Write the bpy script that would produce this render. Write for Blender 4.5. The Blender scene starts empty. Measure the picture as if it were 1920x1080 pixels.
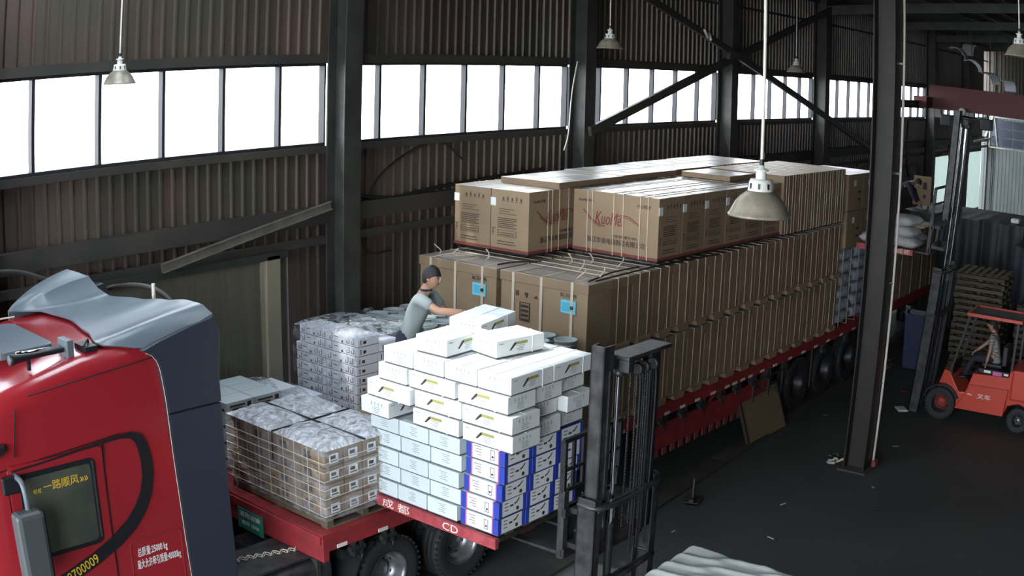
import bpy, bmesh, math, random
from mathutils import Vector, Matrix, Euler
random.seed(7)
sc = bpy.context.scene
COL = sc.collection
PI = math.pi

# ------------------------------------------------------------------ camera
cd = bpy.data.cameras.new('camera'); cam = bpy.data.objects.new('camera', cd); COL.objects.link(cam)
R2 = Vector((0.6095988, -0.7923632, 0.0234504)); U2 = Vector((0.1467745, 0.1418921, 0.9789402)); F = Vector((0.7790036, 0.5933188, -0.2027960))
M = Matrix((R2, U2, -F)).transposed().to_4x4(); M.translation = Vector((0, 0, 6.5)); cam.matrix_world = M
cd.lens = 39.6; cd.sensor_width = 36.0; cd.sensor_height = 20.25; cd.sensor_fit = 'HORIZONTAL'; cd.clip_end = 500
cd.type = 'PANO'                       # the surveillance camera's wide lens has barrel distortion
pc = cd if hasattr(cd, 'panorama_type') else cd.cycles
pc.panorama_type = 'FISHEYE_LENS_POLYNOMIAL'
pc.fisheye_fov = PI
SGN = -1.0
pc.fisheye_polynomial_k0 = 0.0
pc.fisheye_polynomial_k1 = SGN*0.025163600709090836
pc.fisheye_polynomial_k2 = SGN*2.1978395650653182e-05
pc.fisheye_polynomial_k3 = SGN*4.1815473406453416e-07
pc.fisheye_polynomial_k4 = SGN*1.033277287148214e-07
sc.camera = cam

# ------------------------------------------------------------------ world, sun, exposure
sc.view_settings.view_transform = 'Standard'; sc.view_settings.look = 'None'
sc.view_settings.gamma = 1.0; sc.view_settings.use_curve_mapping = False
sc.view_settings.exposure = 1.45
sc.cycles.use_denoising = True
sc.cycles.max_bounces = 8; sc.cycles.diffuse_bounces = 4; sc.cycles.glossy_bounces = 3
sc.cycles.transparent_max_bounces = 12; sc.cycles.sample_clamp_indirect = 6.0
w = bpy.data.worlds.new('sky'); sc.world = w; w.use_nodes = True
nt = w.node_tree; nt.nodes.clear()
tc = nt.nodes.new('ShaderNodeTexCoord'); sx = nt.nodes.new('ShaderNodeSeparateXYZ'); rp = nt.nodes.new('ShaderNodeValToRGB')
bg = nt.nodes.new('ShaderNodeBackground'); wo = nt.nodes.new('ShaderNodeOutputWorld')
rp.color_ramp.elements[0].position = 0.0; rp.color_ramp.elements[0].color = (0.92, 0.96, 1.0, 1)
rp.color_ramp.elements[1].position = 0.6; rp.color_ramp.elements[1].color = (0.78, 0.88, 1.0, 1)
nt.links.new(tc.outputs['Generated'], sx.inputs[0]); nt.links.new(sx.outputs['Z'], rp.inputs[0])
nt.links.new(rp.outputs[0], bg.inputs[0]); nt.links.new(bg.outputs[0], wo.inputs[0])
bg.inputs[1].default_value = 4.0
sl = bpy.data.lights.new('sun', 'SUN'); sl.energy = 1.3; sl.angle = math.radians(1.0); sl.color = (1, 0.97, 0.92)
so = bpy.data.objects.new('sun', sl); COL.objects.link(so)
so.rotation_euler = Vector((-0.45, 0.35, 0.82)).to_track_quat('Z', 'Y').to_euler()
so.location = (0, 20, 30)

def portal(name, loc, direction, sx_, sy_):
    l = bpy.data.lights.new(name, 'AREA'); l.shape = 'RECTANGLE'; l.size = sx_; l.size_y = sy_
    l.cycles.is_portal = True
    o = bpy.data.objects.new(name, l); COL.objects.link(o)
    o.location = loc; o.rotation_euler = (-Vector(direction)).to_track_quat('Z', 'Y').to_euler()
    return o

# ------------------------------------------------------------------ helpers
TA = math.atan2(-0.04366, 0.99905)
TT = Vector((math.cos(TA), math.sin(TA), 0)); TN = Vector((-math.sin(TA), math.cos(TA), 0)); TO = Vector((7.55, 8.27, 0))
def TL(u, v, z=0.0):
    return TO + u*TT + v*TN + Vector((0, 0, z))

class MB:
    """collects boxes, bars, tubes and turned shapes into one mesh"""
    def __init__(s): s.v = []; s.f = []; s.m = []; s.sm = []
    def add(s, vs, fs, m=0, smooth=False):
        o = len(s.v); s.v += [tuple(p) for p in vs]
        for f in fs: s.f.append(tuple(i+o for i in f)); s.m.append(m); s.sm.append(smooth)
        return s
    def box(s, a, b, m=0):
        x0, y0, z0 = a; x1, y1, z1 = b
        if x0 > x1: x0, x1 = x1, x0
        if y0 > y1: y0, y1 = y1, y0
        if z0 > z1: z0, z1 = z1, z0
        vs = [(x0,y0,z0),(x1,y0,z0),(x1,y1,z0),(x0,y1,z0),(x0,y0,z1),(x1,y0,z1),(x1,y1,z1),(x0,y1,z1)]
        return s.add(vs, [(0,3,2,1),(4,5,6,7),(0,1,5,4),(1,2,6,5),(2,3,7,6),(3,0,4,7)], m)
    def bar(s, p0, p1, w_, h_, m=0, up=(0, 0, 1)):
        p0 = Vector(p0); p1 = Vector(p1); d = (p1-p0).normalized(); up = Vector(up)
        if abs(d.dot(up)) > .98: up = Vector((1, 0, 0))
        sd = d.cross(up).normalized(); u_ = sd.cross(d)
        vs = []
        for p in (p0, p1):
            for a, b in ((-1,-1),(1,-1),(1,1),(-1,1)): vs.append(p + sd*a*w_/2 + u_*b*h_/2)
        return s.add(vs, [(0,3,2,1)[::-1] if 0 else (0,1,2,3),(7,6,5,4),(0,4,5,1),(1,5,6,2),(2,6,7,3),(3,7,4,0)], m)
    def tube(s, pts, r, n=8, m=0, caps=True):
        pts = [Vector(p) for p in pts]; rs = r if isinstance(r, (list, tuple)) else [r]*len(pts)
        vs = []; fs = []; pu = None
        for i, p in enumerate(pts):
            d = (pts[min(i+1, len(pts)-1)] - pts[max(i-1, 0)]).normalized()
            if pu is None:
                pu = Vector((0, 0, 1)) if abs(d.z) < .9 else Vector((1, 0, 0))
            a = d.cross(pu).normalized(); b = a.cross(d); pu = b
            for k in range(n):
                t = 2*PI*k/n; vs.append(p + (a*math.cos(t) + b*math.sin(t))*rs[i])
        for i in range(len(pts)-1):
            for k in range(n):
                k2 = (k+1) % n; fs.append((i*n+k, i*n+k2, (i+1)*n+k2, (i+1)*n+k))
        s.add(vs, fs, m, True)
        if caps:
            s.add([vs[k] for k in range(n)], [tuple(range(n))[::-1]], m); s.add([vs[-n+k] for k in range(n)], [tuple(range(n))], m)
        return s
    def lathe(s, prof, c=(0, 0, 0), axis='z', n=24, m=0, smooth=True):
        vs = []; fs = []; c = Vector(c)
        for r, h in prof:
            for k in range(n):
                t = 2*PI*k/n; x, y = r*math.cos(t), r*math.sin(t)
                p = {'z': (x, y, h), 'y': (x, h, -y), 'x': (h, x, y)}[axis]; vs.append(c + Vector(p))
        for i in range(len(prof)-1):
            for k in range(n):
                k2 = (k+1) % n; fs.append((i*n+k, i*n+k2, (i+1)*n+k2, (i+1)*n+k))
        return s.add(vs, fs, m, smooth)
    def prism(s, poly, axis, a, b, m=0):
        """poly in the two other axes, pulled along axis from a to b"""
        def P(p, t): return {'x': (t, p[0], p[1]), 'y': (p[0], t, p[1]), 'z': (p[0], p[1], t)}[axis]
        n = len(poly); vs = [P(p, a) for p in poly] + [P(p, b) for p in poly]
        fs = [tuple(range(n))[::-1], tuple(range(n, 2*n))] + [(i, (i+1) % n, n+(i+1) % n, n+i) for i in range(n)]
        return s.add(vs, fs, m)
    def mesh(s, name, mats):
        me = bpy.data.meshes.new(name); me.from_pydata(s.v, [], s.f)
        for mt in (mats if isinstance(mats, (list, tuple)) else [mats]): me.materials.append(mt)
        me.polygons.foreach_set('material_index', s.m); me.polygons.foreach_set('use_smooth', s.sm)
        bm = bmesh.new(); bm.from_mesh(me); bmesh.ops.recalc_face_normals(bm, faces=bm.faces); bm.to_mesh(me); bm.free()
        me.update(); return me
    def build(s, name, mats, parent=None, bevel=0, **kw):
        return obj(name, s.mesh(name, mats), parent, bevel=bevel, **kw)

def obj(name, me, parent=None, loc=(0, 0, 0), rot=(0, 0, 0), bevel=0):
    o = bpy.data.objects.new(name, me); COL.objects.link(o); o.location = loc; o.rotation_euler = rot
    if parent is not None: o.parent = parent
    if name in ('printed_marks', 'olive_label', 'blue_print', 'magenta_print', 'label_frame', 'strap', 'swoosh', 'face_features', 'red_band', 'tape', 'flap_seam', 'panel_seam', 'panel_outline', 'film_band', 'tank_strap'): o['kind'] = 'stuff'
    if bevel:
        b = o.modifiers.new('bevel', 'BEVEL'); b.width = bevel; b.segments = 2; b.limit_method = 'ANGLE'; b.angle_limit = .6
    return o
def thing(name, label, cat, loc=(0, 0, 0), rz=0.0, group=None):
    o = bpy.data.objects.new(name, None); COL.objects.link(o); o.location = loc; o.rotation_euler = (0, 0, rz)
    return tag(o, label, cat, group)
def tag(o, label, cat, group=None):
    o['label'] = label; o['category'] = cat
    if group: o['group'] = group
    return o
def struct(o): o['kind'] = 'structure'; return o

def copy_tree(o, parent=None):
    c = o.copy(); COL.objects.link(c); c.parent = parent
    for ch in list(o.children): copy_tree(ch, c)
    return c
def put(o, u, v, z, r=0.0):
    o.location = TL(u, v, z); o.rotation_euler = (0, 0, TA + r); return o
ORD = ['first','second','third','fourth','fifth','sixth','seventh','eighth','ninth','tenth','eleventh','twelfth','thirteenth','fourteenth','fifteenth','sixteenth','seventeenth']

# ------------------------------------------------------------------ materials
MATS = {}
def mat(name, col, rough=.6, metal=0, col2=None, scale=4.0, rnd=0.0, bump=0.0, bscale=30, stretch=(1, 1, 1), coat=0.0, spec=.5, detail=4, lo=.35, hi=.65, coord='Object'):
    if name in MATS: return MATS[name]
    m = bpy.data.materials.new(name); m.use_nodes = True; N = m.node_tree.nodes; L = m.node_tree.links
    b = N['Principled BSDF']; b.inputs['Roughness'].default_value = rough; b.inputs['Metallic'].default_value = metal
    b.inputs['Coat Weight'].default_value = coat; b.inputs['Coat Roughness'].default_value = .34 if name == 'shiny_cardboard_top' else .12; b.inputs['Specular IOR Level'].default_value = spec
    c4 = (*col, 1); b.inputs['Base Color'].default_value = c4; src = None
    tcn = N.new('ShaderNodeTexCoord'); mp = N.new('ShaderNodeMapping'); mp.inputs['Scale'].default_value = stretch
    L.new(tcn.outputs[coord], mp.inputs[0])
    if rnd or col2:
        oi = N.new('ShaderNodeObjectInfo')
        off = N.new('ShaderNodeVectorMath'); off.operation = 'ADD'; sc_ = N.new('ShaderNodeMath'); sc_.operation = 'MULTIPLY'; sc_.inputs[1].default_value = 37.0
        L.new(oi.outputs['Random'], sc_.inputs[0]); L.new(mp.outputs[0], off.inputs[0]); L.new(sc_.outputs[0], off.inputs[1])
    if col2:
        n = N.new('ShaderNodeTexNoise'); n.inputs['Scale'].default_value = scale; n.inputs['Detail'].default_value = detail
        L.new(off.outputs[0], n.inputs['Vector'])
        r = N.new('ShaderNodeValToRGB'); r.color_ramp.elements[0].position = lo; r.color_ramp.elements[1].position = hi
        r.color_ramp.elements[0].color = c4; r.color_ramp.elements[1].color = (*col2, 1)
        L.new(n.outputs[0], r.inputs[0]); src = r.outputs[0]
    if rnd:
        h = N.new('ShaderNodeHueSaturation'); h.inputs['Color'].default_value = c4
        mr = N.new('ShaderNodeMapRange'); mr.inputs['To Min'].default_value = 1-rnd; mr.inputs['To Max'].default_value = 1+rnd
        L.new(oi.outputs['Random'], mr.inputs['Value']); L.new(mr.outputs[0], h.inputs['Value'])
        if src: L.new(src, h.inputs['Color'])
        src = h.outputs[0]
    if src: L.new(src, b.inputs['Base Color'])
    if bump:
        n2 = N.new('ShaderNodeTexNoise'); n2.inputs['Scale'].default_value = bscale; n2.inputs['Detail'].default_value = 3
        L.new(mp.outputs[0], n2.inputs['Vector']); bp = N.new('ShaderNodeBump'); bp.inputs['Strength'].default_value = bump; bp.inputs['Distance'].default_value = .02
        L.new(n2.outputs[0], bp.inputs['Height']); L.new(bp.outputs[0], b.inputs['Normal'])
    MATS[name] = m; return m
def film(name, col=(.9, .93, .96), alpha=.45, rough=.18, scale=9.0, spread=.35, bump=.8, bscale=14):
    """thin clear plastic film: partly see-through, wrinkled and glossy"""
    m = bpy.data.materials.new(name); m.use_nodes = True; N = m.node_tree.nodes; L = m.node_tree.links
    b = N['Principled BSDF']; b.inputs['Base Color'].default_value = (*col, 1); b.inputs['Roughness'].default_value = rough
    b.inputs['Specular IOR Level'].default_value = .8
    tcn = N.new('ShaderNodeTexCoord'); n = N.new('ShaderNodeTexNoise'); n.inputs['Scale'].default_value = scale; n.inputs['Detail'].default_value = 5; n.inputs['Distortion'].default_value = 1.5
    L.new(tcn.outputs['Object'], n.inputs['Vector'])
    mr = N.new('ShaderNodeMapRange'); mr.inputs['From Min'].default_value = .35; mr.inputs['From Max'].default_value = .65
    mr.inputs['To Min'].default_value = max(0, alpha-spread); mr.inputs['To Max'].default_value = min(1, alpha+spread)
    L.new(n.outputs[0], mr.inputs['Value'])
    tr = N.new('ShaderNodeBsdfTransparent'); mx = N.new('ShaderNodeMixShader'); out = N['Material Output']
    L.new(mr.outputs[0], mx.inputs[0]); L.new(tr.outputs[0], mx.inputs[1]); L.new(b.outputs[0], mx.inputs[2]); L.new(mx.outputs[0], out.inputs[0])
    n2 = N.new('ShaderNodeTexNoise'); n2.inputs['Scale'].default_value = bscale; n2.inputs['Distortion'].default_value = 2.0
    L.new(tcn.outputs['Object'], n2.inputs['Vector']); bp = N.new('ShaderNodeBump'); bp.inputs['Strength'].default_value = bump; bp.inputs['Distance'].default_value = .05
    L.new(n2.outputs[0], bp.inputs['Height']); L.new(bp.outputs[0], b.inputs['Normal'])
    MATS[name] = m; return m
def glass(name, tint=(1, 1, 1), mixf=.1, rough=.02):
    m = bpy.data.materials.new(name); m.use_nodes = True; N = m.node_tree.nodes; L = m.node_tree.links
    for n in list(N):
        if n.type != 'OUTPUT_MATERIAL': N.remove(n)
    out = [n for n in N][0]
    t = N.new('ShaderNodeBsdfTransparent'); t.inputs[0].default_value = (*tint, 1); g = N.new('ShaderNodeBsdfGlossy'); g.inputs['Roughness'].default_value = rough
    x = N.new('ShaderNodeMixShader'); x.inputs[0].default_value = mixf
    L.new(t.outputs[0], x.inputs[1]); L.new(g.outputs[0], x.inputs[2]); L.new(x.outputs[0], out.inputs[0])
    MATS[name] = m; return m
def translucent(name, col=(.8, .85, .8), k=.6):
    m = bpy.data.materials.new(name); m.use_nodes = True; N = m.node_tree.nodes; L = m.node_tree.links
    b = N['Principled BSDF']; b.inputs['Base Color'].default_value = (*col, 1); b.inputs['Roughness'].default_value = .5
    t = N.new('ShaderNodeBsdfTranslucent'); t.inputs[0].default_value = (*col, 1); x = N.new('ShaderNodeMixShader'); x.inputs[0].default_value = k
    L.new(b.outputs[0], x.inputs[1]); L.new(t.outputs[0], x.inputs[2]); L.new(x.outputs[0], N['Material Output'].inputs[0])
    MATS[name] = m; return m

m_clad = mat('brown_green_cladding', (.098, .066, .056), .42, .1, col2=(.068, .064, .047), scale=.9, rnd=.25, bump=.15, bscale=18)
m_roof = mat('dark_roof_sheet', (.04, .042, .035), .6, .2, col2=(.028, .028, .026), scale=1.2, rnd=.2)
m_steel = mat('dark_green_steel', (.055, .058, .05), .55, .3, col2=(.035, .035, .034), scale=3, bump=.1)
m_column = mat('brown_grey_column_paint', (.026, .024, .019), .55, .2, col2=(.018, .017, .014), scale=3)
m_steel2 = mat('grey_brown_steel', (.045, .042, .034), .5, .3, col2=(.04, .036, .033), scale=3)
m_girt = mat('brown_black_rail', (.055, .050, .040), .6, 0, col2=(.035, .034, .030), scale=1.5)
m_channel = mat('dull_galvanised_channel', (.20, .19, .16), .5, .2, col2=(.13, .12, .10), scale=4)
m_purlin = mat('grey_purlin', (.075, .078, .070), .6)
m_frame = mat('dark_window_frame', (.03, .03, .034), .5, .3)
m_floor = mat('dark_concrete_floor', (.066, .074, .071), .6, 0, col2=(.050, .056, .055), scale=.55, bump=.12, bscale=6, coord='Object', detail=8)
m_kerb = mat('worn_kerb_concrete', (.06, .058, .052), .8, 0, col2=(.035, .034, .032), scale=2, bump=.2)
m_tan = mat('cardboard', (.30, .215, .132), .75, 0, col2=(.26, .187, .115), scale=2.5, rnd=.10, bump=.05, bscale=20)
m_tan2 = mat('cardboard_dark', (.25, .175, .105), .7, 0, col2=(.21, .147, .090), scale=2.5, rnd=.12)
m_tantop = mat('shiny_cardboard_top', (.50, .46, .41), .35, 0, col2=(.36, .33, .29), scale=6, stretch=(1, .15, 1), spec=1.0, bump=.04, coat=1.0)  # pale streaky tone paints window glare onto the glossy tops
m_strap = mat('cream_strap', (.62, .53, .42), .4)
m_gap = mat('shaded_carton_base', (.10, .10, .11), .8)  # dark colour paints the seam shade beneath stacked cartons
m_ink = mat('dark_brown_ink', (.05, .035, .03), .8)
m_inkred = mat('dull_red_ink', (.20, .045, .035), .8)
m_white = mat('white_carton', (.78, .82, .82), .45, 0, rnd=.03, bump=.03, bscale=10)
m_pale = mat('pale_blue_white_carton', (.60, .68, .70), .5, 0, rnd=.05)
m_greyink = mat('grey_ink', (.26, .28, .30), .8)
m_yel = mat('olive_yellow_label', (.33, .33, .10), .7)
m_blue = mat('cobalt_blue_print', (.03, .06, .38), .45)
m_pink = mat('magenta_edge_print', (.55, .12, .35), .5)
m_grey = mat('grey_carton', (.80, .83, .90), .5, 0, rnd=.06)
m_redp = mat('worn_red_paint', (.36, .035, .04), .5, .1, col2=(.24, .03, .035), scale=5, rnd=.03)
m_redpal = mat('faded_red_paint', (.42, .07, .08), .6, 0, col2=(.30, .04, .05), scale=9)
m_redcar = mat('cab_red_paint', (.33, .018, .026), .25, .0, coat=.6)
m_black = mat('black_plastic', (.012, .013, .016), .45)
m_rubber = mat('rubber', (.022, .023, .025), .75, 0, bump=.1)
m_navy = mat('slate_fairing_plastic', (.030, .038, .055), .42)
m_slate = mat('grey_blue_deflector', (.135, .165, .19), .34, 0, col2=(.105, .135, .16), scale=2)
m_rim = mat('grey_wheel_rim', (.30, .31, .32), .35, .7, col2=(.16, .17, .18), scale=6)
m_chrome = mat('chrome', (.75, .76, .78), .12, 1.0)
m_mast = mat('black_greased_mast', (.030, .032, .036), .38, .5, col2=(.06, .06, .065), scale=8)
m_mastg = mat('worn_grey_mast', (.075, .077, .080), .42, .5, col2=(.035, .035, .038), scale=7)
m_wood = mat('weathered_pallet_wood', (.13, .105, .07), .8, 0, col2=(.08, .065, .045), scale=3, stretch=(1, 6, 6), rnd=.2)
m_cream = mat('cream_paint_lettering', (.75, .68, .62), .7)
m_whitep = mat('white_paint', (.8, .8, .78), .5)
m_pail = mat('pale_grey_plastic_pail', (.36, .42, .42), .4, rnd=.06)
m_skin = mat('skin', (.34, .19, .13), .55)
m_hair = mat('black_hair', (.012, .011, .012), .6, bump=.5, bscale=90)
m_shirt = mat('grey_polo_shirt', (.22, .26, .26), .85, 0, bump=.2, bscale=9)
m_navyc = mat('dark_cloth', (.018, .018, .03), .85)
m_glove = mat('purple_white_glove', (.45, .43, .55), .8, 0, col2=(.06, .05, .2), scale=22, lo=.45, hi=.55)
m_lamp = mat('dusty_lamp_enamel', (.20, .19, .15), .4, .2, col2=(.33, .29, .22), scale=10)
m_lampneck = mat('pale_lamp_casting', (.62, .63, .58), .45)
m_rod = mat('pale_conduit', (.65, .62, .54), .4)
m_orange = mat('forklift_red_paint', (.55, .055, .03), .35, coat=.3)
m_door = mat('olive_beige_door', (.13, .12, .085), .55, .1, col2=(.10, .095, .07), scale=2, stretch=(4, 1, .3))
m_doorl = mat('pale_door_post', (.26, .23, .16), .5)
m_sack = mat('grey_woven_sack', (.50, .50, .50), .7, 0, col2=(.38, .38, .39), scale=5, bump=.3, bscale=25)
m_sackb = mat('blue_grey_sack', (.28, .33, .42), .6, 0, col2=(.5, .53, .58), scale=4, bump=.3)
m_tarp = mat('dark_green_tarp', (.012, .019, .018), .5, 0, bump=.2, bscale=4)
m_tarpb = mat('dark_blue_tarp', (.009, .013, .03), .5)
m_bin = mat('dark_blue_plastic_bin', (.012, .02, .07), .4)
m_sheet = mat('crumpled_white_sheet', (.46, .48, .47), .7, 0, col2=(.38, .40, .39), scale=3, bump=.25, bscale=12)
m_green = mat('green_plate', (.03, .25, .17), .5)
m_cyan = mat('cyan_label', (.10, .50, .68), .5)
m_silver = film('silver_stretch_film', (.78, .82, .88), .78, .16, 7, .38, 1.0, 12)
m_film = film('clear_stretch_film', (.80, .86, .92), .34, .15, 9, .3, 1.0, 16)
m_filmside = film('thin_side_film', (.75, .8, .88), .16, .2, 5, .16, .8, 20)
m_glass = glass('window_glass')
m_sky = translucent('skylight_sheet', (.85, .9, .9), .95)
m_cabglass = glass('cab_window_glass', (.35, .42, .38), .25, .05)
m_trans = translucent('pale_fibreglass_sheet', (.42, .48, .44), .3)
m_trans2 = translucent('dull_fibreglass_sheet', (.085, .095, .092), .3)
m_crane = mat('dark_red_crane_paint', (.10, .016, .018), .5, .1)

def text(body, size, m, parent, loc, rot, name='lettering', ext=.0015, sxy=(1, 1), align='CENTER', shear=0.0):
    c = bpy.data.curves.new(name, 'FONT'); c.body = body; c.size = size; c.extrude = ext; c.align_x = align; c.align_y = 'CENTER'; c.resolution_u = 2; c.shear = shear
    tmp = bpy.data.objects.new('tmp_text', c); COL.objects.link(tmp)
    bpy.context.view_layer.update()
    me = bpy.data.meshes.new_from_object(tmp.evaluated_get(bpy.context.evaluated_depsgraph_get())); me.name = name
    bpy.data.objects.remove(tmp); me.materials.clear(); me.materials.append(m)
    o = bpy.data.objects.new(name, me); COL.objects.link(o); o.location = loc; o.rotation_euler = rot; o.scale = (sxy[0], sxy[1], 1)
    o.parent = parent; o['kind'] = 'stuff'; return o
RU = (PI/2, 0, -PI/2)      # faces -u
RV = (PI/2, 0, 0)          # faces -v

# ================================================================== the building
WY = 11.8                                   # inner face of the window wall
def roof_z(y): return 8.75 + (WY - y)*0.09
fl = MB().box((-45, -30, -.3), (75, 40, 0)).build('floor', m_floor); struct(fl)
for i in range(9):
    x0 = 4 + i*3.0; kb = MB(); kb.box((x0+.012, -.16, 0), (x0+2.988, .16, .045))
    o = kb.build('kerb_stone', m_kerb, None, bevel=.012)
    if i == 0: kroot = struct(bpy.data.objects.new('trim_1', None)); COL.objects.link(kroot); kroot.location = (0, 7.28, 0); kroot.rotation_euler = (0, 0, .028)
    o.parent = kroot
def sheet_mesh(name, h, w_=1.0, ribs=5, m=m_clad, depth=.034):
    b = MB(); pr = []; p = w_/ribs
    for k in range(ribs):
        x = k*p; pr += [(x, 0), (x+p*.68, 0), (x+p*.74, -depth), (x+p*.88, -depth), (x+p*.94, 0)]
    pr.append((w_, 0)); n = len(pr)
    vs = [(x, y, 0) for x, y in pr] + [(x, y, h) for x, y in pr]
    b.add(vs, [(i, i+1, n+i+1, n+i) for i in range(n-1)])
    return b.mesh(name, m)
wl = struct(bpy.data.objects.new('wall_left', None)); COL.objects.link(wl); wl.location = (0, WY, 0)
me_lo = sheet_mesh('corrugated_sheet', 4.2); me_mid = sheet_mesh('corrugated_sheet', 1.02); me_up = sheet_mesh('corrugated_sheet', 2.45)
me_tr = sheet_mesh('corrugated_sheet', 2.7, m=m_trans)
for i in range(-8, 46):
    x = 6.07 + i*1.0
    if not (0.4 < i < 3.4):
        tr = 42 <= i <= 45 or i in (37, 38, 39)
        obj('corrugated_sheet', me_lo if not tr else me_lo, wl, (x+.03, .02, 0)) if not tr else (obj('corrugated_sheet', me_tr, wl, (x, .02, .95)), obj('corrugated_sheet', sheet_mesh('corrugated_sheet', .95), wl, (x, .02, 0)), obj('corrugated_sheet', sheet_mesh('corrugated_sheet', .5), wl, (x, .02, 3.65)))
    else:
        obj('corrugated_sheet', sheet_mesh('corrugated_sheet', .4), wl, (x+.03, .02, 3.8))
    obj('corrugated_sheet', me_mid, wl, (x, 0, 4.18))
    obj('corrugated_sheet', me_up, wl, (x, 0, 6.5))
# girts (horizontal rails) along the wall
g = MB()
for i in range(-1, 8):
    a = 5.07 + 6*i
    g.box((a+.17, -.16, 4.12), (a+5.83, -.02, 4.37)); g.box((a+.17, -.12, 3.82), (a+5.83, -.02, 3.93)); 
    g.box((a+.17, -.12, 5.14), (a+5.83, -.02, 5.24)); g.box((a+.17, -.12, 6.43), (a+5.83, -.02, 6.56)); g.box((a+.17, -.07, 8.0), (a+5.83, -.04, 8.06))
g.build('girt', m_girt, wl)
# windows, one per bay, each pane and mullion its own piece
for i in range(-1, 8):
    a = 5.07 + 6*i
    wd = struct(bpy.data.objects.new('window_%d' % (i+2), None)); COL.objects.link(wd); wd.location = (a, WY, 5.24)
    fr = MB(); fr.box((.17, -.09, 0), (5.83, .03, .045)).box((.17, -.09, 1.15), (5.83, .03, 1.19)); fr.box((.17, -.09, 0), (.2, .03, 1.19)).box((5.8, -.09, 0), (5.83, .03, 1.19)); fr.build('frame', m_frame, wd)
    xs = [.2] + [.96 + k*1.003 for k in range(6)] + [5.8]
    me = MB().box((-.024, -.08, .045), (.024, .02, 1.15)).mesh('mullion', m_frame)
    for x in xs[1:-1]: obj('mullion', me, wd, (x, 0, 0))
    for x0, x1 in zip(xs[:-1], xs[1:]):
        if x1-x0 > .08: MB().box((x0+.01, -.012, .04), (x1-.01, -.006, 1.155)).build('pane', m_glass, wd)
    portal('window_portal', (a+3, WY+.2, 5.84), (0, -1, 0), 5.7, 1.2)
# I-section columns
def h_column(h, wx=.34, dy=.38):
    b = MB(); b.box((-wx/2, -dy/2, 0), (wx/2, -dy/2+.025, h)); b.box((-wx/2, dy/2-.025, 0), (wx/2, dy/2, h)); b.box((-.012, -dy/2+.025, 0), (.012, dy/2-.025, h)); return b
for i in range(-1, 9):
    x = 5.07 + 6*i
    c = h_column(8.7).build('wall_column', m_steel, None, bevel=.004); c.location = (x, 11.5, 0); c['kind'] = 'thing'
    k = i+1
    lab = {0: 'dark steel wall column beside the truck cab, mostly outside the picture', 1: 'tall dark wall column beyond the red cab roof, leftmost one in view', 2: 'dark I-section wall column behind the front of the carton load, second from the left'}.get(i, None)
    if lab is None: lab = 'dark steel wall column, %s along the window wall' % ORD[max(0, i)]
    if i == -1: lab = 'dark steel wall column beside the front of the truck cab'
    if i == 0: lab = 'dark steel wall column hidden behind the truck cab at the left edge'
    tag(c, lab, 'column', 'steel columns along the window wall')
    p = MB(); p.box((-.22, -.24, .0), (.22, .24, .03)); p.build('base_plate', m_steel, c)
# free-standing column in the aisle
c = thing('aisle_column', 'tall grey-brown steel column standing alone in the aisle with a pale conduit down its side', 'column', (17.1, 5.58, 0), -.03); c['kind'] = 'thing'
h_column(8.95, .36, .40).build('shaft', m_column, c, bevel=.004)
MB().box((-.27, -.27, 0), (.27, .27, .03)).build('base_plate', m_kerb, c)
pp = MB(); pp.tube([(.20, -.23, .12), (.20, -.23, 8.8)], .022, 8); pp.build('conduit', m_rod, c)
for z in (1.5, 3.2, 5.0, 6.8): MB().box((.16, -.235, z), (.24, -.20, z+.03)).build('pipe_clip', m_chrome, c)
for z in (.55, 2.9, 4.8): MB().box((-.18, -.204, z), (.18, -.2, z+.012)).build('weld_seam', m_steel, c)
MB().box((.14, -.30, .03), (.30, -.22, .14)).build('junction_box', m_inkred, c, bevel=.01)
c2 = h_column(8.95, .36, .40).build('aisle_column', m_column, None, bevel=.004); c2.location = (35.1, 5.58, 0)
tag(c2, 'distant free-standing steel column behind the far forklift', 'column'); c2['kind'] = 'thing'; MB().box((-.27, -.27, 0), (.27, .27, .03)).build('base_plate', m_kerb, c2)
# ceiling: sheets, purlins, rafters, an unseen gap added to aim a sun patch at the white cartons
ce = struct(bpy.data.objects.new('ceiling', None)); COL.objects.link(ce)
HX0, HX1, HY0, HY1 = 5.15, 6.75, 8.9, 11.1
def roof_sheet(x0, y0, y1, wdt=1.5, m=None):
    b = MB(); pr = []; n = 6; p = wdt/n
    for k in range(n): pr += [(k*p, 0), (k*p+p*.6, 0), (k*p+p*.7, -.04), (k*p+p*.9, -.04), (k*p+p, 0)]
    nn = len(pr); vs = [(x, y0, z + roof_z(y0)) for x, z in pr] + [(x, y1, z + roof_z(y1)) for x, z in pr]
    b.add(vs, [(i, i+1, nn+i+1, nn+i) for i in range(nn-1)]); o = b.build('roof_sheet', m or m_roof, ce); o.location = (x0, 0, 0); return o
me0 = None
xs = [-7.5 + 1.5*i for i in range(8)] + [HX0] 
x = -7.0
while x < 54:
    wdt = 1.5
    if x < HX0 - .01 and x + 1.5 > HX0: wdt = HX0 - x
    elif abs(x - HX0) < .01: wdt = HX1 - HX0
    if abs(x - HX0) < .01:
        roof_sheet(x, -16, HY0, wdt); roof_sheet(x, HY1, 12.2, wdt)
    else:
        if abs(x - 8.25) < .01: roof_sheet(x, -16, 6.4); roof_sheet(x, 6.4, 9.9, 1.5, m_sky); roof_sheet(x, 9.9, 12.2)  # unseen skylight strip added to give the load top light
        elif abs(wdt-1.5) < 1e-6:
            if me0 is None: o = roof_sheet(x, -16, 12.2); me0 = o.data
            else: obj('roof_sheet', me0, ce, (x, 0, 0))
        else: roof_sheet(x, -16, 12.2, wdt)
    x += wdt
portal('roof_gap_portal', ((HX0+HX1)/2, (HY0+HY1)/2, roof_z(10)+.1), (0, 0, -1), HX1-HX0, HY1-HY0)
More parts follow.
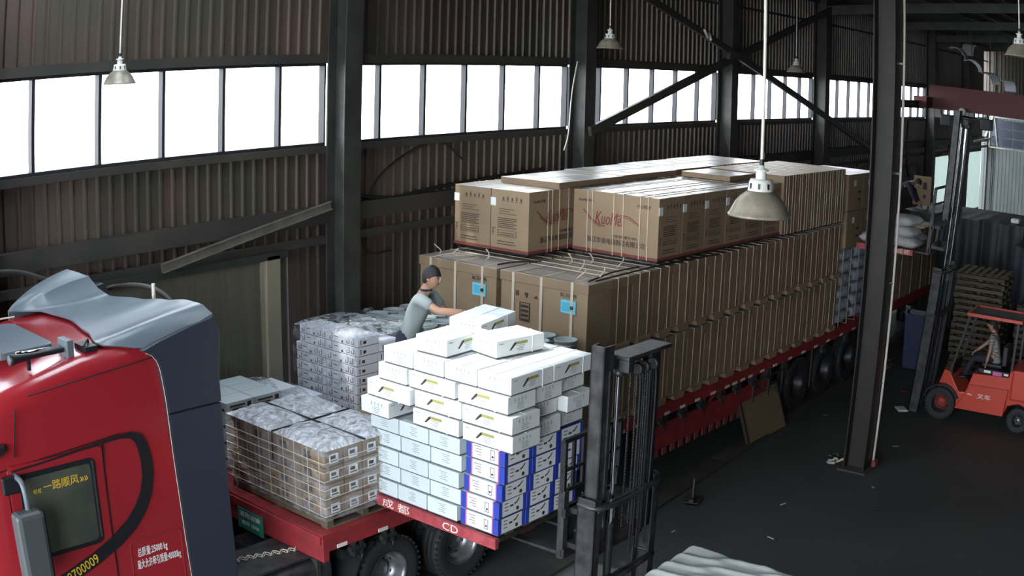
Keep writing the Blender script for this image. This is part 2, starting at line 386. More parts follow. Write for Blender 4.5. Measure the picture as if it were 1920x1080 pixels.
pur = MB().box((-7, -.03, -.2), (54, .03, -.05)).mesh('purlin', m_purlin)
for k in range(34):
    y = 11.6 - k*.8
    if HY0-.05 < y < HY1+.05: continue
    obj('purlin', pur, ce, (0, y, roof_z(y)))
for i in range(-1, 9):
    b = MB(); x = 5.07+6*i
    b.bar((x, 11.5, roof_z(11.5)-.42), (x, -16, roof_z(-16)-.42), .12, .26); b.build('rafter', m_steel, ce)
# other walls
wr = struct(bpy.data.objects.new('wall_right', None)); COL.objects.link(wr); wr.location = (0, -15.9, 0)
mer = sheet_mesh('corrugated_sheet', 11.3)
for i in range(-7, 54, 1): obj('corrugated_sheet', mer, wr, (i, 0, 0))
wb = struct(bpy.data.objects.new('wall_back', None)); COL.objects.link(wb); wb.location = (53.0, 0, 0)
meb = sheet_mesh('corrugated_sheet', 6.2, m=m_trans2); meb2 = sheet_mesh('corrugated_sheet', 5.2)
for i in range(-16, 12):
    o = obj('corrugated_sheet', meb, wb, (0, i+1, 0), (0, 0, -PI/2)); 
    obj('corrugated_sheet', meb2, wb, (-.02, i+1, 6.2), (0, 0, -PI/2))
dr = struct(bpy.data.objects.new('door_2', None)); COL.objects.link(dr); dr.location = (52.9, 0, 0)
for k in range(4):
    for q in range(3): MB().box((-.05, 9.05 + k*.62, 3.95 + q*.44), (0, 9.63 + k*.62, 4.35 + q*.44)).build('panel', mat('slate_blue_panel', (.10, .115, .16), .5), dr)
b = MB(); b.bar((-.08, 11.55, 3.85), (-.08, 11.55, 5.35), .06, .06); b.bar((-.08, 8.3, 3.86), (-.08, 11.55, 3.86), .06, .06); b.bar((-.08, 8.3, 5.35), (-.08, 11.55, 5.35), .06, .06); b.bar((-.08, 11.3, 5.3), (-.08, 11.1, 3.9), .05, .05); b.build('door_frame', m_rod, dr)
wf_ = struct(bpy.data.objects.new('wall_front', None)); COL.objects.link(wf_); wf_.location = (-7.0, 0, 0)  # unseen wall added to narrow the open end's side light
mef = sheet_mesh('corrugated_sheet', 10.6)
for i in range(-16, -5): obj('corrugated_sheet', mef, wf_, (0, i+1, 0), (0, 0, -PI/2))
portal('open_end_portal', (-7.0, 3.5, 4.6), (1, 0, 0), 16, 9.2)
# sliding door in the window wall
d1 = struct(bpy.data.objects.new('door_1', None)); COL.objects.link(d1); d1.location = (0, WY, 0)
for x0, x1 in ((6.55, 8.97), (8.97, 9.63)): MB().box((x0, -.16 - (.01 if x0 < 7 else 0), .0), (x1, -.05, 3.82)).build('leaf', m_door, d1, bevel=.01)
for x0 in (7.15, 7.75, 8.35): MB().box((x0, -.175, .05), (x0+.03, -.16, 3.72)).build('leaf_rib', m_door, d1)
MB().box((9.60, -.19, 0), (9.66, -.05, 3.82)).build('edge_strip', m_doorl, d1); MB().box((9.70, -.2, 0), (9.95, -.06, 3.8)).build('door_post', m_doorl, d1, bevel=.01)
MB().box((9.98, -.16, 0), (10.08, -.04, 3.82)).box((6.3, -.2, 3.74), (10.1, -.08, 3.84)).build('door_frame', m_steel, d1)
# long diagonal braces across the upper wall
b = MB(); b.bar((16.94, 0, 5.22), (30.9, 0, 8.88), .07, .17); o = b.build('diagonal_brace', m_steel2); o.location = (0, 11.22, 0)
tag(o, 'long diagonal steel brace rising to the right in front of the windows', 'brace')
b = MB(); b.bar((18.2, 0, 7.95), (34.4, 0, 3.9), .07, .15); o = b.build('diagonal_brace', m_steel2); o.location = (0, 11.12, 0)
tag(o, 'long diagonal steel brace falling to the right across the windows', 'brace')
MB().box((22.3, -.05, 6.72), (22.75, .05, 6.9)).build('gusset_plate', m_steel, o)
MB().tube([(21.0, -.06, 7.32), (21.12, -.08, 7.15), (21.2, -.06, 7.28), (21.3, -.07, 7.1)], .03, 6).build('tied_rag', m_cream, o)
# loose channel and cables on the lower wall
b = MB(); b.box((-.06, -.02, 0), (.06, 0, 3.05)).box((-.06, -.06, 0), (-.05, -.02, 3.05)).box((.05, -.06, 0), (.06, -.02, 3.05))
o = b.build('steel_channel', m_channel); o.location = (7.85, 11.55, 3.9); d = Vector((3.0, 0, .5)); o.rotation_euler = (0, math.atan2(3.0, .5), 0)
tag(o, 'loose steel channel sloping across the dark wall rail above the beige door', 'channel')
def spline(pts, n=8):
    P = [Vector(p) for p in pts]; P = [P[0]*2-P[1]] + P + [P[-1]*2-P[-2]]; out = []
    for i in range(1, len(P)-2):
        for k in range(n):
            t = k/n; a_, b_, c_, d_ = P[i-1:i+3]
            out.append(.5*((2*b_) + (c_-a_)*t + (2*a_-5*b_+4*c_-d_)*t*t + (3*b_-a_-3*c_+d_)*t**3))
    return out + [P[-2]]
def cable(pts, r, m, lab, name='cable', cat='cable', grp=None, parent=None):
    o = MB().tube(spline(pts), r, 6).build(name, m, parent)
    if lab: tag(o, lab, cat, grp)
    return o
cable([(11.4, 11.7, 4.49), (12.3, 11.7, 4.36), (13.4, 11.7, 4.44), (16.2, 11.7, 4.55)], .03, m_black, 'thick black cable running level along the wall behind the cartons')
cable([(12.3, 11.72, 3.55), (11.8, 11.72, 3.6), (11.65, 11.72, 4.2), (12.0, 11.7, 4.7), (12.7, 11.7, 5.05), (13.4, 11.7, 5.16), (13.95, 11.7, 4.85)], .018, m_black, 'thin dark cable looping in an arch on the ribbed wall')
cable([(16.6, 11.3, 6.5), (16.45, 11.3, 5.9), (16.3, 11.25, 5.2), (16.25, 11.3, 4.9)], .012, m_rod, 'thin pale wire hanging beside the second wall column')
cable([(5.2, 11.4, 4.25), (5.6, 11.35, 4.2), (6.1, 11.3, 4.02), (6.7, 11.3, 3.9)], .03, m_steel, 'dark hose hanging on the wall beyond the grey roof deflector')
cable([(29.7, 11.66, 8.6), (29.8, 11.66, 7.4), (29.9, 11.66, 6.4), (29.9, 11.66, 5.2), (29.9, 11.66, 4.7)], .014, m_rod, 'pale thin cable hanging down beside the far window')
# crane runway and bridge
rw = thing('crane_runway', 'long grey steel crane rail running past the far windows', 'crane rail', (0, 11.05, 5.68)); rw['kind'] = 'thing'
MB().box((34.9, -.12, 0), (52.6, .12, .02)).box((34.9, -.01, .02), (52.6, .01, .24)).box((34.9, -.12, .24), (52.6, .12, .26)).build('rail_beam', m_steel2, rw)
for x in (35.07, 41.07, 47.07): MB().box((x-.15, 0, -.35), (x+.15, .3, 0)).build('bracket', m_steel, rw)
br = thing('overhead_crane', 'dark red overhead crane girder spanning from the wall rail across the hall', 'crane', (38.8, 0, 5.75))
MB().box((-.25, -12, 0), (.25, 10.9, .80)).build('girder', m_crane, br); MB().box((-.35, -12, -.06), (.35, 10.9, 0)).build('flange', m_crane, br)
MB().box((-1.1, 10.75, -.05), (1.1, 11.25, .35)).build('end_carriage', m_crane, br)
for x in (-.8, .8): MB().lathe([(0, -.06), (.14, -.06), (.14, .06), (0, .06)], (x, 11.0, .04), 'y', 14).build('wheel', m_rod, br)
for y in (10.2, 8.6): 
    h = MB().box((-.28, y-.2, -.62), (.28, y+.2, -.22)).build('hoist_box', m_black, br, bevel=.02); MB().tube([(0, y, -.22), (0, y, 0)], .03, 6).build('hanger', m_black, h)
MB().lathe([(0, -.1), (.13, -.1), (.16, 0), (.13, .1), (0, .1)], (-.4, 9.5, -.05), 'x', 14).build('motor', m_lampneck, br)
# pendant lamps
def lamp(x, y, z, k, lab, rodtop=None):
    t = thing('pendant_lamp', lab, 'lamp', (x, y, z), 0, 'pendant workshop lamps'); t.scale = (k, k, k)
    sh = [(.20, 0), (.212, -.006), (.214, .006), (.203, .016), (.19, .04), (.168, .085), (.135, .125), (.10, .150), (.088, .162), (.08, .158), (.125, .118), (.16, .078), (.183, .035), (.20, 0)]
    MB().lathe(sh, n=32).build('lamp_shade', m_lamp, t)
    MB().lathe([(.088, .158), (.078, .22), (.072, .238), (.0, .24)], n=24).build('neck', m_lampneck, t)
    vm = MB().box((-.007, -.004, -.018), (.007, .004, .018)).mesh('vent_slot', m_black)
    for q in range(8): obj('vent_slot', vm, t, (.083*math.cos(q*PI/4+.3), .083*math.sin(q*PI/4+.3), .195), (0, 0, q*PI/4+.3+PI/2))
    MB().lathe([(.036, .238), (.036, .275), (.028, .283), (.052, .296), (.05, .302), (.02, .31), (.02, .33), (0, .33)], n=16).build('socket_cap', m_lampneck, t)
    MB().tube([(0, 0, .325), (0, 0, .37)], .018, 8).build('coupling', m_black, t)
    MB().lathe([(0, .01), (.035, .02), (.05, .06), (.035, .10), (.02, .13)], n=16).build('bulb', m_lampneck, t)
    MB().tube([(.03, 0, .34), (.045, 0, .40), (.02, 0, .45), (0, 0, .42)], .004, 5).build('wire_loop', m_black, t)
    MB().tube([(0, 0, .36), (.0, 0, (roof_z(y)-.03-z)/k)], .011, 8).build('rod', m_rod, t)
    return t
lamp(6.64, 3.04, 5.55, 1.0, 'large dusty pendant lamp with a pale neck hanging closest, before the cartons')
lamp(6.95, 11.12, 6.28, .98, 'pendant lamp hanging before the leftmost window bay')
lamp(14.85, 9.5, 6.73, .98, 'pendant lamp hanging just right of the second wall column')
lamp(22.9, 9.7, 6.53, .98, 'small distant pendant lamp before the fourth window bay')
t = lamp(13.9, 2.63, 7.02, .98, 'pendant lamp partly cut off at the upper right edge')
# ================================================================== the flatbed trailer and its load
DK = 1.40
trl = thing('flatbed_trailer', 'long red flatbed trailer loaded with stacked cartons, running the length of the hall', 'trailer', TO, TA)
L_ = 21.0
MB().box((0, 0, DK-.05), (L_, 3.15, DK)).build('deck', m_redp, trl)
MB().box((0, 0, DK-.34), (.09, 3.15, DK-.05)).box((-.03, .02, DK-.12), (0, 3.13, DK-.02)).build('front_beam', m_redp, trl, bevel=.008)
for v in (.0, 3.09): MB().box((.09, v, DK-.22), (L_, v+.06, DK-.05)).build('side_rail', m_redp, trl)
for v in (1.05, 2.1): MB().box((.4, v-.07, .95), (L_, v+.07, .98)).box((.4, v-.01, .98), (L_, v+.01, DK-.05)).build('main_beam', m_redp, trl)
cm = MB().box((-.03, .07, DK-.16), (.03, 3.08, DK-.05)).mesh('cross_member', m_redp)
for i in range(1, 34): obj('cross_member', cm, trl, (.6*i, 0, 0))
rm = MB().box((-.075, -.008, -.022), (.075, 0, .022)).mesh('reflector', m_cream)
for u in (.28, .92, 1.5, 2.1, 2.7, 3.3, 3.9, 4.5, 5.1, 5.7, 6.1, 6.49, 6.93, 7.39, 7.85, 8.36, 8.84, 9.11, 9.40, 9.68, 10.14, 10.66, 11.3, 11.9, 12.5, 13.1, 13.8, 14.5, 15.2, 16.0): obj('reflector', rm, trl, (u, 0, DK-.19))
hk = MB(); hk.box((-.06, -.01, -.16), (-.03, .05, 0)).box((.03, -.01, -.16), (.06, .05, 0)).tube([(-.09, .02, -.09), (.09, .02, -.09)], .032, 8).tube([(-.02, -.02, -.15), (0, -.03, -.21), (.03, -.02, -.15)], .008, 5)
hm = hk.mesh('ratchet_winch', m_mastg)
for u in (.55, 1.05, 1.75, 3.0, 4.2, 6.9, 7.5, 8.1, 8.75, 9.3, 9.9, 10.5, 11.2, 13.0, 14.2): obj('ratchet_winch', hm, trl, (u, .03, DK-.22)).scale = (1.25,)*3
gp = MB().box((-.012, 1.05, -.14), (0, 1.55, .12)).build('green_plate', m_green, trl, loc=(-.03, 0, DK-.24)); gp['label'] = 'green plate with white lettering'
text('道路运输', .13, m_whitep, gp, (-.013, 1.3, .05), RU, sxy=(.8, .6)); text('超限 2500', .1, m_whitep, gp, (-.013, 1.3, -.06), RU, sxy=(.8, .6))
# side guard with dark and red stripes
sg = MB().box((6.2, .05, .62), (10.6, .08, 1.02)).build('side_guard', m_redp, trl)
for k in range(18): MB().box((6.2+k*.245, .035, .50), (6.2+k*.245+.12, .05, .62)).build('guard_stripe', m_orange if 0 else m_inkred, sg)
MB().box((6.2, .05, .49), (10.6, .07, .62)).build('guard_rail', m_black, trl)
for u in (6.5, 8.3, 10.2): MB().bar((u, .1, .9), (u+.5, .1, DK-.1), .05, .04).build('guard_strut', m_redp, trl)
# underslung rack full of chain and rope
rk = MB(); 
for z in (.55, 1.02): rk.box((9.9, .02, z), (11.1, .05, z+.03)).box((9.9, .55, z), (11.1, .58, z+.03))
for u in (9.9, 10.5, 11.07): rk.box((u, .02, .55), (u+.03, .05, 1.2)).box((u, .02, .55), (u+.03, .58, .58))
rk.build('chain_rack', m_steel, trl)
ch = MB(); random.seed(3)
for k in range(46):
    c = Vector((random.uniform(10.0, 11.0), random.uniform(.05, .5), random.uniform(.6, .95))); q = [c + Vector((random.gauss(0, .12), random.gauss(0, .08), random.gauss(0, .07))) for _ in range(5)]
    ch.tube(spline(q, 3), .011, 4, caps=False)
o = ch.build('coiled_chain', m_mastg, trl); o['kind'] = 'stuff'
tyre_p = [(.30, -.13), (.43, -.15), (.49, -.135), (.515, -.10), (.515, .10), (.49, .135), (.43, .15), (.30, .13)]
def tyre_mesh(R=.515, W=.3, n=40, ri=.30):
    b = MB(); k = R/.515; kw = W/.3
    b.lathe([(ri, -.12*kw), (R*.83, -.15*kw), (R*.955, -.138*kw), (R, -.11*kw), (R, -.045*kw), (R-.014, -.04*kw), (R-.014, -.03*kw), (R, -.025*kw), (R, .025*kw), (R-.014, .03*kw), (R-.014, .04*kw), (R, .045*kw), (R, .11*kw), (R*.955, .138*kw), (R*.83, .15*kw), (ri, .12*kw)], axis='y', n=n)
    for q in range(n):                                 # shoulder blocks
        a = 2*PI*q/n
        for s_ in (-1, 1):
            c_, s2 = math.cos(a), math.sin(a); b.bar(((R-.02)*c_, s_*.125*kw, (R-.02)*s2), ((R+.004)*c_, s_*.125*kw, (R+.004)*s2), .03, .045*kw, up=(0, 1, 0))
    return b.mesh('tyre', m_rubber)
def rim_mesh(ri=.30, dish=.10, nb=10, m=None):
    b = MB(); b.lathe([(ri, -.13), (ri-.015, -.13), (ri-.035, -.08), (ri-.045, .0), (ri-.09, dish), (.15*ri/.3, dish+.0), (.145*ri/.3, dish-.05), (.10*ri/.3, dish-.09), (0, dish-.09)], axis='y', n=32)
    for q in range(nb):
        a = 2*PI*q/nb; b.lathe([(0, -.03), (.013, -.025), (.015, 0)], (.185*ri/.3*math.cos(a), dish, .185*ri/.3*math.sin(a)), 'y', 6)
    for q in range(8):
        a = 2*PI*(q+.5)/8; b.lathe([(0, -.012), (.024*ri/.3, -.012), (.024*ri/.3, 0)], (.232*ri/.3*math.cos(a), dish*.8-.01, .232*ri/.3*math.sin(a)), 'y', 8, 1)
    return b.mesh('rim', [m or m_rim, m_black])
me_ty = tyre_mesh(); me_ri = rim_mesh(); me_rd = rim_mesh(m=m_mastg)
for u in (12.05, 13.35, 14.65):
    for v in (.27, 2.88):
        o = obj('wheel', me_ty, trl, (u, v, .52)); o2 = obj('rim', me_rd, o); 
        if v > 1: o2.rotation_euler = (0, 0, PI)
    MB().tube([(u, .3, .52), (u, 2.85, .52)], .07, 8).build('axle', m_steel, trl)
for u in (12.6, 16.8): MB().tube([(u, .12, 1.2), (u-.05, .1, .35)], .02, 6).build('hanging_rod', m_steel2, trl)
# landing leg
for v in (.6, 2.5):
    MB().box((4.1, v-.06, .5), (4.22, v+.06, 1.2)).box((4.12, v-.045, .05), (4.2, v+.045, .5)).box((4.0, v-.14, .0), (4.32, v+.14, .04)).build('landing_leg', m_redp, trl)
# tilted board leaning on the trailer
bd = thing('leaning_board', 'framed brown board tilted against the red trailer below the chain rack', 'board', TL(10.2, -.2, 0), TA)
MB().box((-.72, -.012, 0), (.72, .012, .86)).build('panel', m_tan2, bd).rotation_euler = (-.34, 0, 0)
f_ = MB().box((-.76, -.03, -.03), (.76, .03, .01)).box((-.76, -.03, .85), (.76, .03, .89)).box((-.76, -.03, 0), (-.71, .03, .86)).box((.71, -.03, 0), (.76, .03, .86)).build('frame', m_steel2, bd); f_.rotation_euler = (-.34, 0, 0)

# ---- lower cartons: freezers on moulded feet, cream straps
CW, CD_, CH_ = 1.55, .542, 1.03
def strap_ring(b, pos, axis, w_, d_, h_, m=0, z0=0.0, t=.006, sw=.018):
    """a flat strap around a carton; axis 'u' rings lie in the v-z plane at u=pos"""
    if axis == 'v':   # ring in the u-z plane at v=pos: over front, top, back
        b.box((-t, pos-sw/2, z0), (0, pos+sw/2, h_+t), m).box((-t, pos-sw/2, h_), (d_+t, pos+sw/2, h_+t), m).box((d_, pos-sw/2, z0), (d_+t, pos+sw/2, h_+t), m).box((-t, pos-sw/2, z0-t), (d_+t, pos+sw/2, z0), m)
    else:
        b.box((pos-sw/2, -t, z0), (pos+sw/2, 0, h_+t), m).box((pos-sw/2, -t, h_), (pos+sw/2, w_+t, h_+t), m).box((pos-sw/2, w_, z0), (pos+sw/2, w_+t, h_+t), m).box((pos-sw/2, -t, z0-t), (pos+sw/2, w_+t, z0), m)
def carton_body(d_, w_, h_, lid=.0, top=m_tantop, side=m_tan, g=.004):
    b = MB(); b.box((g, g, 0), (d_-g, w_-g, h_-.002), 0)
    return b
def freezer_carton(front):
    t = thing('freezer_carton', 'x', 'carton')
    b = MB(); b.box((.014, .016, .09), (CD_-.012, CW-.016, CH_-.13), 0); b.build('carton', m_tan2 if not front else m_tan, t, bevel=.006)
    l = MB(); l.box((0, 0, CH_-.135), (CD_, CW, CH_), 0); l.v = l.v; lid = l.build('lid', [m_tan if front else m_tan2, m_tantop], t, bevel=.006)
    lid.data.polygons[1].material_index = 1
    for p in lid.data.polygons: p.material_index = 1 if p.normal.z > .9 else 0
    MB().box((.04, .3, CH_+.0005), (CD_-.05, .31, CH_+.003)).box((.04, .30, CH_+.0005), (.05, CW-.3, CH_+.003)).box((CD_-.06, .30, CH_+.0005), (CD_-.05, CW-.3, CH_+.003)).box((.04, CW-.31, CH_+.0005), (CD_-.05, CW-.3, CH_+.003)).build('flap_seam', m_ink, lid)
    ft = MB().prism([(.14, 0), (CD_-.14, 0), (CD_-.10, .085), (.10, .085)], 'y', -.06, .16).mesh('foot', m_tan)
    ft2 = MB().prism([(.05, 0), (CD_-.14, 0), (CD_-.09, .085), (.0, .085)], 'y', CW-.16, CW).mesh('foot', m_tan2)
    obj('foot', ft, t); obj('foot', ft2, t); 
    MB().box((0, -.008, .08), (CD_, CW, .092)).build('tray', m_tan, t)
    if front:
        for v in (.27, .80, 1.30): s = MB(); strap_ring(s, v, 'v', CW, CD_, CH_, z0=.08, sw=.045); s.build('strap', m_strap, t)
        text('BC-311-EPS', .075, m_ink, t, (.0, .33, CH_-.19), RU, sxy=(.75, 1))
        lb = MB().box((-.0035, .20, CH_-.44), (.006, .46, CH_-.25)).build('energy_label', m_cyan, t); lb['label'] = 'cyan printed label'
        MB().box((-.006, .22, CH_-.275), (-.003, .44, CH_-.27)).box((-.006, .22, CH_-.42), (-.003, .44, CH_-.415)).box((-.006, .22, CH_-.42), (-.003, .224, CH_-.27)).box((-.006, .436, CH_-.42), (-.003, .44, CH_-.27)).build('label_frame', m_white, lb)
        MB().lathe([(0, -.006), (.03, -.006), (.03, -.003)], (0, 0, 0), 'x', 14).build('label_mark', m_navyc, lb).location = (0, .27, CH_-.35)
    else:
        for u in (.16, .40): s = MB(); strap_ring(s, u, 'u', CW, CD_, CH_, z0=.08, sw=.015); s.build('strap', m_strap, t)
    return t
fz = freezer_carton(False); fzf = freezer_carton(True)
# handling marks on the nearest front carton
mk = MB()
for v, w_ in ((1.235, .012), (1.205, .012)): mk.box((-.002, v, .71), (.006, v+w_, .78))
mk.box((-.002, 1.04, .73), (.006, 1.09, .77)).box((-.002, 1.055, .70), (.006, 1.07, .74)).box((-.002, .86, .71), (.006, .93, .725)).box((-.002, .88, .72), (.006, .90, .75))
for k in range(5):
    z = .62 - k*.065; mk.box((-.002, 1.00, z), (.006, 1.18, z+.008))
mk.box((-.002, 1.00, .36), (.006, 1.008, .62)).box((-.002, 1.17, .36), (.006, 1.178, .62))
for k in range(4): mk.box((-.002, 1.03, .37+k*.065), (.006, 1.15, .395+k*.065))
marks = mk.mesh('printed_marks', m_ink)
U0 = 4.72; first = {True: True, False: True}
ranges = []
for layer, z in ((0, DK+.01), (1, DK+.01+CH_+.055)):
    for row in (0, 1):
        for i in range(16):
            front = (i == 0)
            src = fzf if front else fz
            o = src if first[front] else copy_tree(src); first[front] = False
            put(o, U0 + i*CD_, row*(CW+.06) + (.0 if row == 0 else .0), z)
            o['label'] = 'brown strapped freezer carton, %s from the front, %s layer, %s' % (ORD[i] if i < 15 else 'last', 'bottom' if layer == 0 else 'second', 'aisle-side row' if row == 0 else 'wall-side row')
            o['group'] = 'freezer cartons stacked two high on the trailer'
            if front and layer == 1 and row == 0:
                obj('printed_marks', marks, o)
# scale heights so the second layer meets the measured top edge (3.67 m)
Z3 = DK+.01+2*CH_+.055+.08
# loose strap tails on the second layer
random.seed(5)
for k, (u, v) in enumerate(((4.95, .35), (5.2, .2), (5.5, .75), (5.8, 1.15), (6.1, .5), (5.15, 2.2), (5.0, 3.0), (5.05, 2.7), (6.05, .95))):
    a = random.uniform(0, 6); p = [(0, 0, 0), (.05*math.cos(a), .05*math.sin(a), .04), (.09*math.cos(a+1), .09*math.sin(a+1), .10), (.11*math.cos(a+1.4), .11*math.sin(a+1.4), .14)]
    o = MB().tube(spline(p, 3), .009, 5).build('strap_tail', m_strap); o.location = TL(u, v, Z3-.08)
    tag(o, 'short curled cream strap end on the second carton layer, %s' % ['near the aisle front corner', 'closest to the aisle corner', 'before the red script carton', 'between the top cartons', 'under the red script carton edge', 'before the care-symbol cartons', 'at the wall-side front corner', 'near the wall-side corner', 'farthest back in the gap'][k], 'strap', 'curled strap ends on the second carton layer')
for k, (u0, v0, u1, v1) in enumerate(((4.85, .1, 6.3, .25), (4.9, 1.75, 5.5, 1.5), (4.95, .05, 8.2, -.03))):
    o = MB().tube(spline([TL(u0, v0, Z3-.06), TL((u0+u1)/2, (v0+v1)/2+.05, Z3-.05), TL(u1, v1, Z3-.06)]), .013, 6).build('rope', m_steel2); tag(o, ['grey rope lying across the near top of the second carton layer', 'short grey rope near the wall-side front cartons', 'grey rope along the aisle-side edge of the second layer'][k], 'rope')

# ---- upper cartons with the red brand script
KW, KD, KH = 1.55, .672, .95
def brand_face(par, x0, z0=0.0, rot=RU, face='u'):
    """printing on a 1.55 m wide face; local horizontal runs to the viewer's right"""
    def P(h, z, off=.003):   # h from left (viewer) 0..1.55
        return ((-off, KW-h, z) if face == 'u' else (h, -off, z))
    text('KuoMei', .215, m_inkred, par, P(.66, .55), rot, 'brand_lettering', sxy=(.75, 1.3), shear=.3)
    text('浙江华美电器制造有限公司', .088, m_ink, par, P(.80, .215), rot, 'company_lettering', sxy=(1.0, 1.1))
    text('专业冷柜·始于1991', .055, m_ink, par, P(.95, .31), rot, 'slogan_lettering')
    text('KuoMei 华美', .05, m_ink, par, P(.24, .80), rot, 'small_lettering'); text('小心轻放', .062, m_ink, par, P(1.28, .80), rot, 'small_lettering')
    for q in (0, 1):
        b = MB(); arc = []
        for k in range(13):
            t = k/12; h = .19 + .40*t if q == 0 else .80 + .40*t; z = (.66 - .22*math.sin(t*PI*.5)) if q == 0 else (.56 + .10*math.sin(PI*(.15+.80*t)) - .06*t)
            arc.append(Vector(P(h, z, .002)))
        for a_, c_ in zip(arc[:-1], arc[1:]): b.bar(a_, c_, .004, .016 if q == 0 else .013)
        for a_, c_ in zip(arc[2:-3], arc[3:-2]): b.bar(a_ + Vector((0, 0, -.03)), c_ + Vector((0, 0, -.03)), .004, .008)
        b.build('swoosh', m_inkred, par)
def narrow_print(par, w_, face='u', wide=None):
    """care symbols, text lines and a white label on a narrow face w_ wide"""
    b = MB(); yl = MB()
    def R(b_, h0, z0, h1, z1, off=.002):
        if face == 'u': b_.box((-off, w_-h1, z0), (.004, w_-h0, z1))
        else: b_.box((h0, -off, z0), (h1, .004, z1))
    for k in range(5):
        h = .22 + k*.085; R(b, h, .78, h+.045, .786); R(b, h+.012, .80, h+.032, .84); R(b, h, .85 if k % 2 else .80, h+.045, .856 if k % 2 else .806)
    for k in range(3): R(b, .16, .66-k*.035, .16+[.3, .22, .34][k], .666-k*.035)
    for k in range(6): R(b, .14, .52-k*.028, .14+.36-(.05 if k in (2, 4) else 0), .53-k*.028)
    R(b, .14, .34, .50, .344); R(b, .14, .25, .50, .254); R(b, .14, .25, .144, .344); R(b, .496, .25, .50, .344)
    for k in range(2): R(b, .16, .29-k*.03+.01, .46, .298-k*.03+.01)
    for k in range(2): R(b, .14, .17-k*.04, .46+.03*k, .18-k*.04)
    R(b, .02, .36, .10, .366); R(b, .05, .26, .056, .36); R(b, .02, .30, .08, .305)
    b.build('printed_marks', m_ink, par)
    R(yl, .0, .70, .10, .82, .004); yl.build('white_label', m_white, par)
def fridge(kind):
    t = thing('fridge_carton', 'x', 'carton')
    D, W = (KD, KW) if kind != 'A' else (KW, .735)
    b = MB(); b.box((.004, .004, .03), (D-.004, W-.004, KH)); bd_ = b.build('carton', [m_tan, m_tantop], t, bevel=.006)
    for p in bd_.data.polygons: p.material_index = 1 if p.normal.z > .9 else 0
    MB().box((-.002, -.002, .035), (D+.002, W+.002, .075)).build('red_band', m_inkred, t)
    MB().box((.02, .02, 0), (D-.02, W-.02, .03)).build('skid', m_black, t)
    tp = MB()
    if kind != 'A':
        tp.box((D*.46, .0, KH), (D*.54, W, KH+.003)).box((.0, .2, KH+.0005), (D, .21, KH+.003)).build('tape', m_strap, t)
        for v in (.27, .36, .75, .92, 1.22, 1.36): s = MB(); strap_ring(s, W-v, 'v', W, D, KH, z0=.03, sw=.012); s.build('strap', m_strap, t)
    else:
        tp.box((0, W*.46, KH), (D, W*.54, KH+.003)).build('tape', m_strap, t)
        for u in (.45, .55, .72, .95, 1.2): s = MB(); strap_ring(s, u, 'u', W, D, KH, z0=.03, sw=.012); s.build('strap', m_strap, t)
    return t
kb_ = fridge('B'); ka = fridge('A')
brand = kb_; 
firstB = True
names = []
for i in range(6):
    o = kb_ if i == 0 else copy_tree(kb_)
    put(o, 6.40 + i*KD, 0.0, Z3)
    o['label'] = ['carton with red KuoMei script and cream straps, front of the aisle-side top row', 'brown carton behind the red script carton, second of the aisle-side top row', 'brown carton with white label, third of the aisle-side top row', 'brown carton partly behind the near lamp, fourth of the aisle-side top row', 'brown carton behind the near lamp, fifth of the aisle-side top row', 'brown carton before the taller cartons, sixth of the aisle-side top row'][i]
    o['group'] = 'top layer cartons, aisle side'
for o in [o for o in bpy.data.objects if o.name.startswith('fridge_carton') and o.get('group') == 'top layer cartons, aisle side']:
    narrow_print(o, KD, 'v')
brand_face(kb_, 0)
for j in range(2):
    for i in range(5):
        o = ka if (i == 0 and j == 0) else copy_tree(ka)
        put(o, 5.42 + i*(KW+.02), 1.62 + j*.74, Z3, 0)
        o['label'] = 'brown carton with printed care symbols, %s of the %s wall-side top row' % (ORD[i], 'inner' if j == 0 else 'outer')
        o['group'] = 'top layer cartons, wall side'; 
for o in [o for o in bpy.data.objects if o.name.startswith('fridge_carton') and o.get('group') == 'top layer cartons, wall side']:
    if (o.location - TL(5.42, 1.62, Z3)).length < .9: narrow_print(o, .735, 'u')
    if (o.location - TL(5.42, 1.62, Z3)).length < .1: brand_face(o, 0, rot=RV, face='v')
# taller cartons at the back of the aisle side
tc_ = thing('tall_carton', 'x', 'carton')
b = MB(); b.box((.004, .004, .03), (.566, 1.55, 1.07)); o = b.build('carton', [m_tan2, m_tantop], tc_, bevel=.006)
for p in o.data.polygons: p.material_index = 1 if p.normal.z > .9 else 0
MB().box((.02, .02, 0), (.55, 1.53, .03)).build('skid', m_black, tc_)
for u in (.1, .2, .36, .47): s = MB(); strap_ring(s, u, 'u', 1.554, .57, 1.07, z0=.03, sw=.012); s.build('strap', m_strap, tc_)
for i in range(5):
    o = tc_ if i == 0 else copy_tree(tc_); put(o, 10.44+i*.575, -.05, Z3)
    o['label'] = 'taller strapped brown carton behind the near lamp, %s of five at the back' % ORD[i]; o['group'] = 'taller cartons at the back of the top layer'
